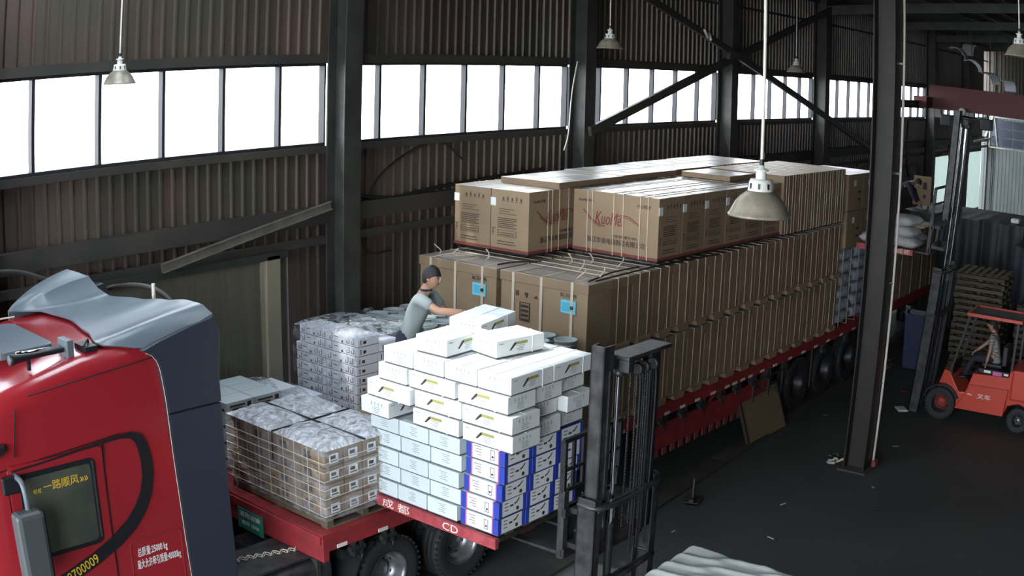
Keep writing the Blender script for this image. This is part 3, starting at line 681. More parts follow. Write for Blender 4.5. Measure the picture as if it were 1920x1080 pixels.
# flat cartons lying on top
for k, (u, v, d_, w_, z) in enumerate(((6.10, 1.60, 1.72, 1.15, Z3+KH+.01), (7.86, 1.66, 1.70, 1.2, Z3+KH+.01), (9.60, 1.72, 1.75, 1.25, Z3+KH+.01), (11.4, 1.75, 1.68, 1.3, Z3+KH+.01), (9.50, .55, .92, .98, Z3+KH+.01))):
    t = thing('flat_carton', ['long flat pale carton on the wall-side top row, nearest the front', 'long flat pale carton on the wall-side top row, second from the front', 'long flat pale carton on the wall-side top row, third from the front', 'long flat pale carton on the wall-side top row, farthest back', 'small flat carton on the aisle-side row beside the near lamp'][k], 'carton', (0, 0, 0), 0, 'flat cartons on the load'); put(t, u, v, z)
    o = MB().box((0, 0, 0), (d_, w_, .09)).build('carton', [m_tan2, m_tantop], t, bevel=.005)
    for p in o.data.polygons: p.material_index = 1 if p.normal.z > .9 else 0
    MB().box((0, w_*.45, .09), (d_, w_*.52, .093)).box((d_*.3, 0, .0905), (d_*.33, w_, .0935)).box((d_*.7, 0, .0905), (d_*.72, w_, .0935)).build('tape', m_strap, t)
# rear of the load: sacks, cartons
random.seed(11)
def sack_mesh(l, w_, h, n=10, seed=0, m=None):
    random.seed(seed); b = MB(); vs = []; N = n; Mm = 8
    for i in range(N+1):
        t = i/N*2-1; e = max(0, 1-abs(t)**4)**.5
        for k in range(Mm*2):
            a = 2*PI*k/(Mm*2); c_, s_ = math.cos(a), math.sin(a)
            x = t*l/2; y = math.copysign(abs(c_)**.6, c_)*w_/2*(.78+.22*e); z = math.copysign(abs(s_)**.75, s_)*h/2*(.12+.88*e)
            vs.append((x, y*(1+random.uniform(-.04, .04)), z*(1+random.uniform(-.08, .08)) + h/2))
    fs = [(i*2*Mm+k, i*2*Mm+(k+1) % (2*Mm), (i+1)*2*Mm+(k+1) % (2*Mm), (i+1)*2*Mm+k) for i in range(N) for k in range(2*Mm)]
    fs += [tuple(range(2*Mm))[::-1], tuple(range(N*2*Mm, (N+1)*2*Mm))]
    b.add(vs, fs, 0, True); return b.mesh('sack', m or m_sackb)
sms = [sack_mesh(.95, .62, .26, seed=s) for s in range(3)]
q = 0
for k in range(6):
    for j in range(2):
        for i in range(2):
            o = obj('strapped_sack', sms[(i+j+k) % 3]); put(o, 13.85+i*.98, .34+j*.66, DK+.02+k*.262, random.uniform(-.04, .04)); q += 1
            tag(o, 'blue-grey bulging sack, %s, %s, %s at the rear of the trailer' % (['bottom course', 'second course', 'third course', 'fourth course', 'fifth course', 'top course'][k], 'aisle side' if j == 0 else 'wall side', 'nearer' if i == 0 else 'farther'), 'sack', 'sacks behind the freezer cartons')
for k in range(4):
    st_ = MB(); strap_ring(st_, 0, 'u', 1.34, 0, 1.6, sw=.02); o = st_.build('sack_strap', m_strap); put(o, 13.55+k*.45, 0, DK+.02)
    tag(o, 'pale strap around the rear sack pile, %s from the freezer cartons' % ORD[k], 'strap', 'straps around the sack pile')
for k in range(2):
    for i in range(2):
        t = thing('rear_carton', 'plain brown carton above the sacks, %s layer, %s' % (['lower', 'upper'][k], ['nearer one', 'farther one'][i]), 'carton', (0, 0, 0), 0, 'cartons above the rear sacks'); put(t, 13.62+i*.82, .0, 3.02+.0+k*.76)
        o = MB().box((0, 0, 0), (.8, 1.3, .75)).build('carton', [m_tan, m_tantop], t, bevel=.006)
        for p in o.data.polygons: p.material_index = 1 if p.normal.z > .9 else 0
        MB().box((.3, -.003, .5), (.42, 0, .62)).build('white_label', m_white, t); MB().box((.55, -.002, .2), (.7, 0, .24)).box((.55, -.002, .35), (.7, 0, .4)).build('printed_marks', m_ink, t)
for k in range(2):
    for i in range(6):
        t = thing('rear_carton', 'brown carton beyond the aisle column, %s layer, %s from the sacks' % (['lower', 'upper'][k], ORD[i]), 'carton', (0, 0, 0), 0, 'cartons at the very rear of the trailer'); put(t, 15.6+i*.8, .05, DK+.005+k*.77)
        MB().box((0, 0, 0), (.78, 1.3, .765)).build('carton', m_tan2, t, bevel=.006); s = MB(); strap_ring(s, .3, 'u', 1.3, .78, .765); s.build('strap', m_strap, t)
# ================================================================== the red tractor unit
tk = thing('tractor_truck', 'red truck cab with slate roof deflector and dark side fairing, coupled to the loaded trailer', 'truck', TO, TA)
V0, V1 = .30, 2.62
def smooth_obj(o):
    for p in o.data.polygons: p.use_smooth = True
    return o
def section(u, zb, zt, inset=0.0, r=.22, top_in=.04):
    a, b_ = V0+inset, V1-inset; pts = [(u, a, zb)]
    pts += [(u, a, zb + (zt-r-zb)*k/3) for k in (1, 2)]
    for k in range(7):
        t = k/6*PI/2; pts.append((u, a + top_in + r - r*math.cos(t), zt - r + r*math.sin(t)*1.0))
    for k in range(1, 4): pts.append((u, a + (b_-a)*k/4, zt + .025*math.sin(k/4*PI)))
    for k in range(7):
        t = (1-k/6)*PI/2; pts.append((u, b_ - top_in - r + r*math.cos(t), zt - r + r*math.sin(t)))
    pts += [(u, b_, zb + (zt-r-zb)*k/3) for k in (2, 1)] + [(u, b_, zb)]
    return pts
b = MB(); secs = [section(u, 1.0, zt, ins) for u, zt, ins in ((-4.02, 3.18, .10), (-3.92, 3.42, .05), (-3.78, 3.52, .02), (-3.5, 3.62, .0), (-3.1, 3.71, 0), (-2.6, 3.81, 0), (-2.0, 3.86, 0), (-1.55, 3.87, 0))]
n = len(secs[0]); vs = [p for s in secs for p in s]; fs = []
for i in range(len(secs)-1):
    for k in range(n): fs.append((i*n+k, i*n+(k+1) % n, (i+1)*n+(k+1) % n, (i+1)*n+k))
fs += [tuple(range(n))[::-1], tuple(range((len(secs)-1)*n, len(secs)*n))]
b.add(vs, fs, 0, True); cab_o = b.build('cab_shell', m_redcar, tk)
m_ = cab_o.modifiers.new('edge', 'EDGE_SPLIT'); m_.split_angle = .7
def plate(poly, m, par, name, y0, y1, bevel=0):     # poly of (u, z), between v=y0..y1
    return MB().prism(poly, 'y', y0, y1).build(name, m, par, bevel=bevel)
def rrect(u0, z0, u1, z1, r=.06, n=5, skew=0):
    pts = []
    for cx, cz, a0 in ((u1-r, z1-r, 0), (u0+r, z1-r, 90), (u0+r, z0+r, 180), (u1-r, z0+r, 270)):
        for k in range(n+1):
            a = math.radians(a0 + 90*k/n); pts.append((cx + r*math.cos(a), cz + r*math.sin(a)))
    return pts
dr_ = plate(rrect(-3.63, 1.22, -2.53, 2.97, .05), m_redcar, tk, 'door', V0-.012, V0+.02, .006)
seam = MB()
for a_, c_ in (((-3.645, 1.1), (-3.645, 2.9)), ((-2.515, 1.1), (-2.515, 2.98)), ((-3.9, 2.93), (-2.3, 3.035)), ((-3.3, 3.60), (-1.75, 3.72)), ((-3.52, 3.05), (-3.45, 3.5))): seam.bar((a_[0], V0-.001, a_[1]), (c_[0], V0-.001, c_[1]), .012, .008)
seam.build('panel_seam', m_black, tk)
wf = plate(rrect(-3.52, 1.98, -2.63, 2.88, .07), m_black, tk, 'window_frame', V0-.022, V0-.005, .004)
m_door_glass = mat('dark_cab_glass', (.035, .045, .04), .06, 0, col2=(.09, .10, .075), scale=1.6, spec=.8)  # second greenish tone paints reflections into the opaque tinted glass
wg = plate(rrect(-3.47, 2.03, -2.69, 2.83, .05), m_door_glass, wf, 'glass', V0-.026, V0-.02)
text('一路顺风', .105, mat('gold_lettering', (.75, .5, .05), .5), wf, (-3.05, V0-.028, 2.70), RV)
text('»»', .10, mat('gold_lettering', (.75, .5, .05), .5), wf, (-2.78, V0-.028, 2.70), RV); text('««', .10, MATS['gold_lettering'], wf, (-3.33, V0-.028, 2.69), RV)
for u in (-2.66,): MB().box((u-.008, V0-.03, 2.05), (u+.008, V0-.02, 2.85)).build('chrome_edge', m_chrome, wf)
# black swoosh stripe on the cab side: (u, z, width)
path = [(-3.58, 2.925, .018), (-3.2, 2.945, .02), (-2.8, 2.975, .022), (-2.45, 3.0, .026), (-2.3, 3.008, .035), (-2.18, 3.0, .065), (-2.10, 2.955, .10), (-2.05, 2.86, .12), (-2.02, 2.72, .13), (-2.02, 2.55, .135), (-2.06, 2.38, .14), (-2.15, 2.22, .15), (-2.28, 2.08, .15), (-2.48, 1.95, .15), (-2.75, 1.83, .15), (-3.1, 1.71, .15), (-3.5, 1.60, .14), (-3.85, 1.52, .12)]
P_ = [Vector((p[0], p[1])) for p in path]; vs = []
for i, p in enumerate(P_):
    d = (P_[min(i+1, len(P_)-1)] - P_[max(i-1, 0)]).normalized(); nn = Vector((-d.y, d.x))*path[i][2]/2
    for y in (V0-.018, V0-.006): vs += [(p.x+nn.x, y, p.y+nn.y), (p.x-nn.x, y, p.y-nn.y)]
fs = []
for i in range(len(P_)-1):
    a = 4*i; fs += [(a, a+1, a+5, a+4), (a+2, a+6, a+7, a+3), (a, a+4, a+6, a+2), (a+1, a+3, a+7, a+5)]
MB().add(vs, fs).build('black_stripe', m_black, tk)
text('5908700009', .15, MATS['gold_lettering'], tk, (-3.02, V0-.022, 1.735), (PI/2, -.33, 0), sxy=(.8, 1))
pl = MB(); 
R_ = rrect(-2.33, 1.2, -1.68, 1.88, .05)
for a_, c_ in zip(R_, R_[1:]+R_[:1]): pl.bar((a_[0], V0-.002, a_[1]), (c_[0], V0-.002, c_[1]), .01, .008)
pl.build('panel_outline', m_redp, tk)
text('总质量:25000 kg', .10, m_whitep, tk, (-2.06, V0-.004, 1.735), RV, sxy=(.55, 1.1)); text('最大允许牵引质量:40000kg', .10, m_whitep, tk, (-1.99, V0-.004, 1.60), RV, sxy=(.48, 1.1))
# windscreen, visor, grille (ahead of the picture edge)
MB().add([(-4.05, .5, 2.05), (-4.05, 2.42, 2.05), (-3.97, 2.38, 3.0), (-3.97, .54, 3.0), (-4.0, .5, 2.05), (-4.0, 2.42, 2.05), (-3.9, 2.38, 3.0), (-3.9, .54, 3.0)], [(0, 1, 2, 3), (4, 7, 6, 5), (0, 3, 7, 4), (1, 5, 6, 2), (3, 2, 6, 7), (0, 4, 5, 1)]).build('windscreen', m_door_glass, tk)
MB().prism([(-4.25, 2.98), (-4.0, 3.12), (-3.62, 3.2), (-3.62, 3.12), (-4.0, 3.02)], 'y', V0-.03, V1+.03).build('sun_visor', m_black, tk, bevel=.01)
MB().box((-4.08, .5, 1.1), (-4.02, 2.4, 1.9)).build('grille', m_black, tk); MB().box((-4.12, V0-.02, .45), (-3.2, V1+.02, 1.0)).build('bumper', m_redcar, tk, bevel=.04)
# mirror on its arm
m_mirror = mat('grey_mirror_plastic', (.075, .085, .09), .45)
mr = MB().box((-3.74, -.06, 1.88), (-3.42, .14, 2.62)).build('mirror_housing', m_mirror, tk, bevel=.05); MB().box((-3.425, -.03, 1.93), (-3.412, .12, 2.58)).build('mirror_glass', m_black, mr)
MB().tube(spline([(-3.55, .30, 2.88), (-3.55, .14, 2.86), (-3.55, .08, 2.72), (-3.55, .08, 2.5)]), .03, 8).build('mirror_arm', m_slate, tk)
MB().box((-3.72, V0-.06, 2.72), (-3.5, V0, 2.9)).build('mirror_bracket', m_black, tk, bevel=.02)
# roof: hatch, air horn, grab plates
ht = MB().prism([(p[0], p[1]) for p in rrect(-3.35, .95, -2.62, 2.1, .12)], 'z', 3.78, 3.86).build('roof_hatch', m_slate, tk, bevel=.02); ht.rotation_euler = (0, -.0, 0)
hn = MB(); hn.lathe([(0, 0), (.052, 0), (.055, .03), (.042, .10), (.03, .25), (.024, .62), (0, .62)], (-3.32, .62, 3.87), 'x', 16); hn.build('air_horn', m_black, tk)
MB().lathe([(0, -.002), (.046, -.002), (.046, .004)], (-3.325, .62, 3.87), 'x', 16).build('horn_mouth', m_slate, tk)
MB().lathe([(0, 0), (.03, 0), (.022, .1), (.018, .5), (0, .5)], (-3.20, .72, 3.88), 'x', 12).build('air_horn', m_chrome, tk)
MB().box((-2.68, .56, 3.78), (-2.6, .78, 3.96)).build('horn_bracket', m_slate, tk, bevel=.01); MB().box((-3.12, .6, 3.74), (-3.09, .64, 3.86)).build('horn_bracket', m_black, tk)
MB().box((-2.5, .5, 3.83), (-2.36, .75, 3.88)).tube([(-2.5, .55, 3.88), (-2.42, .6, 3.93), (-2.36, .7, 3.88)], .012, 6).build('roof_bracket', m_black, tk)
MB().tube(spline([(-3.7, 2.1, 3.74), (-3.2, 2.3, 3.80), (-2.75, 2.3, 3.86), (-2.5, 2.3, 3.86)]), .010, 6).build('roof_hose', m_rod, tk)
# roof deflector
NS, NT = 14, 32; vs = []
def lerp_t(tab, t):
    for (a, x), (b2, y) in zip(tab[:-1], tab[1:]):
        if t <= b2:
            f = (t-a)/(b2-a); f = f*f*(3-2*f); return x + (y-x)*f
    return tab[-1][1]
front = [(0, -1.80), (.05, -2.12), (.11, -2.34), (.3, -2.22), (.55, -2.14), (.8, -2.18), (.87, -2.38), (.95, -2.46), (1, -2.44)]
rear_u = [(0, -1.10), (.15, -1.12), (.5, -1.2), (.8, -1.3), (.9, -1.48), (1, -1.60)]
rear_z = [(0, 4.03), (.08, 4.10), (.18, 4.10), (.35, 4.05), (.55, 3.99), (.8, 3.95), (.84, 4.02), (.87, 4.16), (1, 4.22)]
front_z = [(0, 3.80), (.06, 3.85), (.12, 3.89), (.5, 3.925), (.84, 3.91), (.9, 3.90), (1, 3.86)]
side = [(0, -.02), (.05, 0)]
for i in range(NS+1):
    s = i/NS
    for j in range(NT+1):
        t = j/NT; fu, ru, fz_, rz_ = lerp_t(front, t), lerp_t(rear_u, t), lerp_t(front_z, t), lerp_t(rear_z, t)
        u = fu + (ru-fu)*s
        wing = max(0, 1-abs(t-.07)/.13) + max(0, min(1, (t-.83)/.04))
        e = s**(1.5 - .75*min(1, wing)); z = fz_ + (rz_-fz_)*e + .03*math.sin(PI*s)*min(1, wing) - .01*math.sin(PI*s)*(1-min(1, wing))
        v = V0 - .01 + (V1-V0+.02)*t
        vs.append((u, v, z))
W_ = NT+1
top = [(i*W_+j, i*W_+j+1, (i+1)*W_+j+1, (i+1)*W_+j) for i in range(NS) for j in range(NT)]
# skirts down to the roof on both sides and the rear
def skirt(idx, zl):
    o = len(vs)
    for q in idx: vs.append((vs[q][0], vs[q][1], zl))
    return [(idx[k], idx[k+1], o+k+1, o+k) for k in range(len(idx)-1)]
f2 = skirt([i*W_ for i in range(NS+1)], 3.74) + skirt([i*W_+NT for i in range(NS+1)], 3.74) + skirt([NS*W_+j for j in range(NT+1)], 3.74)
d_ = MB(); d_.add(vs, top + f2, 0, True); do = d_.build('roof_deflector', m_slate, tk)
e_ = do.modifiers.new('s', 'SOLIDIFY'); e_.thickness = .02; e_ = do.modifiers.new('e', 'EDGE_SPLIT'); e_.split_angle = .8
# side fairings
FE = [(-1.93, 3.775), (-1.86, 3.74), (-1.81, 3.68), (-1.775, 3.6), (-1.75, 3.45), (-1.73, 3.3), (-1.715, 3.12), (-1.66, 2.2), (-1.60, .95)]
fair = ([(-1.98, 3.80), (-1.78, 3.86), (-1.4, 3.95), (-1.12, 4.0), (-1.05, 3.9), (-1.03, 3.8), (-1.06, 3.4), (-1.05, 3.12)] + FE[:7][::-1])[::-1]
fair2 = [(-1.60, .95), (-1.66, 2.2), (-1.715, 3.11), (-1.05, 3.11), (-1.03, 2.2), (-1.0, .95)]
for y0, y1 in ((V0-.035, V0+.05), (V1-.05, V1+.035)):
    plate(fair, m_navy, tk, 'side_fairing', y0, y1, .015); plate(fair2, m_navy, tk, 'side_fairing', y0, y1, .015)
ed = MB(); ed.tube([(q[0]-.008, V0-.03, q[1]) for q in FE], .004, 6); ed.build('edge_trim', m_strap, tk)
MB().box((-1.6, V0+.05, 1.0), (-1.5, V1-.05, 3.7)).build('rear_wall', m_redcar, tk)
# exhaust stub and air hoses behind the cab
MB().tube([(-1.0, 1.6, 1.2), (-1.0, 1.6, 4.12)], .022, 8).build('air_pipe', m_rod, tk)
MB().tube(spline([(-1.2, 2.9, 2.4), (-1.1, 2.8, 3.7), (-.95, 2.35, 3.98), (-.8, 1.7, 3.95), (-.75, 1.3, 3.5), (-.6, 1.3, 2.2), (-.4, 1.4, 1.4)]), .028, 8).build('coiled_air_hose', m_steel2, tk)
# chassis
for v in (.95, 1.85): MB().box((-3.6, v-.04, .75), (3.3, v+.04, 1.02)).build('chassis_rail', m_black, tk)
MB().box((1.0, .9, 1.02), (2.4, 2.0, 1.16)).build('fifth_wheel', m_black, tk, bevel=.02)
ft = MB(); ft.prism([(p[0], p[1]) for p in rrect(.2, .42, .78, 1.0, .14)], 'x', -.95, .28); ft.build('fuel_tank', m_mastg, tk, bevel=.01)
for u in (-.7, .05): MB().box((u, .185, .4), (u+.05, .795, 1.015)).build('tank_strap', m_steel, tk)
MB().lathe([(0, 0), (.05, 0), (.05, .05), (0, .05)], (-.35, .5, 1.0), 'z', 14).build('fuel_cap', m_black, tk)
MB().box((-.95, .25, 1.03), (.9, .92, 1.06)).build('catwalk', m_mastg, tk)
# safety chain lying over the tank
lk = MB(); lk.tube([(.022*math.cos(a*PI/4), 0, .04*math.sin(a*PI/4)) for a in range(9)], .006, 5, caps=False); lkm = lk.mesh('chain_link', m_rod)
pts = spline([(-.9, .7, 1.09), (-.5, .62, 1.08), (-.1, .5, 1.08), (.2, .42, 1.08)], 8)
for k, p in enumerate(pts): obj('chain_link', lkm, tk, p, (PI/2*(k % 2), 1.2, .4))
# fenders and wheels
for u in (1.09, 2.39):
    for v in (.06, 2.34):
        pr = []
        for k in range(13): a = PI*(.04+.92*k/12); pr.append((u - .62*math.cos(a), .52 + .62*math.sin(a)))
        pr += [(p[0]*1.0 + (u-p[0])*.04, p[1]-.02) for p in pr[::-1]]
        if u < 2 : MB().prism(pr[:5] + pr[-5:], 'y', v-.02, v+.62).build('fender', m_black, tk)
        for q in (0, .32):
            o = obj('wheel', me_ty, tk, (u, v+.16+q, .52))
            if q == 0: r_ = obj('rim', me_ri, o)
            if q and v > 1: r_ = obj('rim', me_ri, o, (0, 0, 0), (0, 0, PI))
    MB().tube([(u, .3, .52), (u, 2.9, .52)], .08, 8).build('axle', m_steel, tk)
for v in (.32, 2.36):
    o = obj('wheel', me_ty, tk, (-2.9, v+.1, .52)); obj('rim', me_ri, o, (0, 0, 0), (0, 0, 0 if v < 1 else PI))
MB().box((.55, .3, .55), (.75, .9, .95)).box((.78, .32, .45), (.82, .9, 1.1)).build('air_tank_bracket', m_mastg, tk)
# ================================================================== goods on the open front of the trailer
def pallet_proto(lx=1.2, ly=1.1, h=.14, nb=7, m=m_wood):
    t = thing('wooden_pallet', 'x', 'pallet')
    tb = MB().box((0, -.05, 0), (lx, .05, .02)).mesh('top_board', m); st = MB().box((-.045, 0, 0), (.045, ly, .08)).mesh('stringer', m)
    for k in range(nb): obj('top_board', tb, t, (0, .05+(ly-.1)*k/(nb-1), h-.02))
    for k in range(3): obj('stringer', st, t, (.05+(lx-.1)*k/2, 0, .02)); 
    for k in range(3): obj('bottom_board', tb, t, (0, .05+(ly-.1)*k/2, 0))
    return t
# -- brown carton bale under silver film, nearest the cab
t = pallet_proto(1.18, 1.78, .12, 8); put(t, .16, .10, DK); t['label'] = 'wooden pallet under the silver-wrapped cartons on the front trailer corner'
bc = thing('brown_carton', 'x', 'carton')
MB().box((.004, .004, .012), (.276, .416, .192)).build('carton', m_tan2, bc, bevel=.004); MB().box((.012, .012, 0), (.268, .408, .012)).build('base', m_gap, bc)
MB().box((.07, -.002, .04), (.2, .003, .15)).build('white_label', m_white, bc)
MB().box((-.002, .24, .05), (.003, .36, .14)).box((.085, -.003, .06), (.185, -.001, .075)).box((.085, -.003, .09), (.16, -.001, .13)).build('printed_marks', m_ink, bc)
s = MB()
for v in (.1, .3): strap_ring(s, v, 'v', .42, .28, .195, sw=.012, t=.003)
s.build('strap', m_strap, bc)
fst = True
for k in range(4):
    for j in range(4):
        for i in range(4):
            if 0 < i and 0 < j and k < 3: continue
            o = bc if fst else copy_tree(bc); fst = False
            put(o, .18+i*.285, .12+j*.435+(.03 if j > 1 else 0), DK+.125+k*.197)
            o['label'] = 'brown carton under silver film, %s course, %s from aisle, %s from cab' % (['bottom', 'second', 'third', 'top'][k], ORD[j], ORD[i]); o['group'] = 'brown cartons wrapped in silver film'
def film_cover(x0, x1, y0, y1, z0, z1, m, side_m, par_name, lab, seed=1, over=.03, wr=.025, notch=True, nx=14, ny=18):
    random.seed(seed); b = MB(); vs = []
    for i in range(nx+1):
        for j in range(ny+1):
            e = min(i, nx-i, j, ny-j); x = x0-over + (x1-x0+2*over)*i/nx; y = y0-over + (y1-y0+2*over)*j/ny
            z = z1 + (0 if e == 0 else random.uniform(0, wr)) + (.07 if e > 0 else 0)*abs(math.sin(2*PI*i/nx)*math.sin(2*PI*j/ny))**.4
            if notch and (j == ny//2 or i == nx//2): z = z1 + .002
            vs.append((x, y, z))
    Wd = ny+1
    b.add(vs, [(i*Wd+j, (i+1)*Wd+j, (i+1)*Wd+j+1, i*Wd+j+1) for i in range(nx) for j in range(ny)], 0, True)
    ring = [(i, 0) for i in range(nx+1)] + [(nx, j) for j in range(1, ny+1)] + [(i, ny) for i in range(nx-1, -1, -1)] + [(0, j) for j in range(ny-1, 0, -1)]
    levels = 5; sv = []
    for L2 in range(levels+1):
        for q, (i, j) in enumerate(ring):
            x, y, z = vs[i*Wd+j]; zz = z + (z0-z)*L2/levels; off = random.uniform(-.006, .008) if L2 else 0
            sv.append((x + (off if i in (0, nx) else 0), y + (off if j in (0, ny) else 0), zz))
    n_ = len(ring); b.add(sv, [(L2*n_+q, L2*n_+(q+1) % n_, (L2+1)*n_+(q+1) % n_, (L2+1)*n_+q) for L2 in range(levels) for q in range(n_)], 1, True)
    t = thing('stretch_wrap', lab, 'plastic wrap'); b.build('film', [m, side_m], t)
    return t
t = film_cover(.17, 1.33, .11, 1.9, DK+.10, DK+.93, m_silver, m_filmside, '', 'crinkled silver film over the brown cartons at the front corner of the trailer'); put(t, 0, 0, 0)
cr = MB(); cr.tube([(.14, 1.0, DK+.945), (1.36, 1.02, DK+.945)], .012, 5).tube([(.75, .08, DK+.945), (.76, 1.92, DK+.945)], .012, 5).tube([(.14, 1.0, DK+.94), (.135, 1.0, DK+.6)], .01, 5); cr.build('black_cord', m_black, t)
for k in range(7):
    z = DK+.16+k*.105; cr = MB(); cr.tube([(.13, .08, z), (.128, 1.0, z+.03*random.uniform(-1, 1)), (.13, 1.92, z)], .005, 4).tube([(.13, .08, z), (.8, .075, z+.02), (1.36, .08, z)], .005, 4); cr.build('film_band', m_rod, t)
# -- pale cartons behind it, next to the wall side
pcn = thing('grey_white_carton', 'x', 'carton'); MB().box((.004, .004, .002), (.446, .30, .213)).build('carton', m_pale, pcn, bevel=.004)
MB().box((.06, -.002, .15), (.30, .003, .17)).box((.10, -.002, .10), (.26, .003, .125)).box((.34, -.002, .12), (.40, .003, .18)).box((.08, -.002, .04), (.36, .003, .05)).box((-.002, .05, .1), (.003, .2, .13)).build('printed_marks', m_ink, pcn)
fst = True
for k in range(4):
    for j in range(3):
        for i in range(2):
            if k < 3 and j > 0: continue
            o = pcn if fst else copy_tree(pcn); fst = False; put(o, .42+i*.455, 2.30+j*.305, DK+.03+k*.217)
            o['label'] = 'greyish white printed carton behind the cab, %s course, %s row, %s' % (['bottom', 'second', 'third', 'top'][k], ORD[j], ['nearer the cab', 'farther from the cab'][i]); o['group'] = 'greyish white cartons beside the cab'
b = MB().box((0, 0, 0), (.93, .93, .03)); o = b.build('plywood_sheet', m_wood); put(o, .41, 2.29, DK); tag(o, 'thin board under the greyish white cartons', 'board')
# -- film-covered mound stepping down
for k, (u, v, d_, w_, h_) in enumerate(((1.36, 2.55, .42, .55, .80), (1.80, 2.50, .40, .58, .62), (1.4, 2.1, .62, .42, .52))):
    t = thing('film_covered_carton', ['tall grey carton under a sloping clear sheet', 'middle grey carton under the sloping clear sheet', 'low grey carton under the lower edge of the sloping clear sheet'][k], 'carton'); put(t, u, v, DK)
    MB().box((0, 0, 0), (d_, w_, h_)).build('carton', m_grey, t, bevel=.008); MB().box((-.002, .1, h_*.5), (0, w_-.1, h_*.6)).box((.1, -.002, h_*.3), (d_-.1, 0, h_*.4)).build('printed_marks', m_ink, t)
random.seed(4); vs = []; nx, ny = 14, 12
for i in range(nx+1):
    for j in range(ny+1):
        x = i/nx; y = j/ny; z = .86 - .30*x**1.3 - (.28*(1-y)**2) + random.uniform(-.012, .018)
        if i == nx or j == 0: z -= .05
        vs.append((x*.92, y*1.02, z))
b = MB(); b.add(vs, [(i*(ny+1)+j, (i+1)*(ny+1)+j, (i+1)*(ny+1)+j+1, i*(ny+1)+j+1) for i in range(nx) for j in range(ny)], 0, True)
o = b.build('clear_sheet', m_film); put(o, 1.34, 2.08, DK+.03); o.modifiers.new('s', 'SUBSURF').levels = 1
tag(o, 'wrinkled clear plastic sheet sloping over low cartons behind the cab', 'plastic sheet')
# -- flat brown cartons with crossed straps
fb = thing('flat_brown_carton', 'x', 'carton'); MB().box((.003, .003, 0), (.40, .42, .44)).build('carton', m_tan, fb, bevel=.005)
s = MB(); strap_ring(s, .13, 'u', .42, .40, .44, sw=.014); strap_ring(s, .28, 'u', .42, .40, .44, sw=.014); strap_ring(s, .21, 'v', .42, .40, .44, sw=.014); s.build('strap', m_strap, fb)
for k in range(6):
    o = fb if k == 0 else copy_tree(fb); put(o, 1.55+(k % 3)*.41 - (0 if k < 3 else 0), .72+(k//3)*.43 + .55, DK+.005)
    o['label'] = 'strapped brown carton behind the silver-wrapped bale, %s row, %s from the cab' % (['front', 'back'][k//3], ORD[k % 3]); o['group'] = 'strapped cartons behind the silver bale'
# -- grey carton tower
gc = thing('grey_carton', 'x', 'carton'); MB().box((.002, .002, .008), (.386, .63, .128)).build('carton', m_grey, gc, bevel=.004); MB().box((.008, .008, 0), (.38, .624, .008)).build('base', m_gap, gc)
b = MB()
for y in (.08, .17, .52):                       # hooked loop marks
    b.box((-.002, y, .03), (.003, y+.008, .11)).box((-.002, y, .03), (.003, y+.055, .037)).box((-.002, y+.047, .03), (.003, y+.055, .07))
b.box((-.002, .30, .02), (.003, .33, .05)).box((.05, -.002, .03), (.06, .003, .1)).box((.1, -.002, .04), (.15, .003, .08)).box((-.002, .40, .08), (.003, .48, .09))
b.build('printed_marks', m_ink, gc)
fst = True
for k in range(11):
    for j in range(2):
        for i in range(2):
            if i == 1 and k == 10: continue
            o = gc if fst else copy_tree(gc); fst = False
            ins = .06 if k > 8 else 0
            put(o, 2.40+i*.40+ins*.4, 2.02+j*.64 - ins*.0 + (-.05 if (k > 8 and j == 1) else 0) + (.0), DK+.005+k*.130, random.uniform(-.01, .01))
            o['label'] = 'flat grey-blue carton in the tall tower, %s course, %s, %s' % (ORD[k], 'aisle side' if j == 0 else 'wall side', 'cab-facing' if i == 0 else 'rear'); o['group'] = 'flat grey cartons of the tall tower'
random.seed(9); vs = []; nx, ny = 16, 16
for i in range(nx+1):
    for j in range(ny+1):
        x = i/nx*1.55; y = j/ny*1.36
        h = .02 + (.07*math.sin(PI*min(1, y/1.36))*(1 if x < .8 else .2)) + random.uniform(0, .025)
        if x > .8: h -= .0 + .18*(x-.8)
        if i == 0 or j in (0, ny): h = -.02
        vs.append((x-.02, y-.03, h))
b = MB(); b.add(vs, [(i*(ny+1)+j, (i+1)*(ny+1)+j, (i+1)*(ny+1)+j+1, i*(ny+1)+j+1) for i in range(nx) for j in range(ny)], 0, True)
k0 = len(b.v); b.add([(vs[j][0], vs[j][1], vs[j][2]) for j in range(ny+1)] + [(vs[j][0]-.015, vs[j][1], -.75) for j in range(ny+1)], [(j, j+1, ny+2+j, ny+1+j) for j in range(ny)], 1, True)
o = b.build('clear_film', [m_film, m_filmside]); put(o, 2.40, 2.02, DK+1.435); o.modifiers.new('s', 'SUBSURF').levels = 1
tag(o, 'glossy clear film draped over the grey carton tower and the pails beside it', 'plastic film')
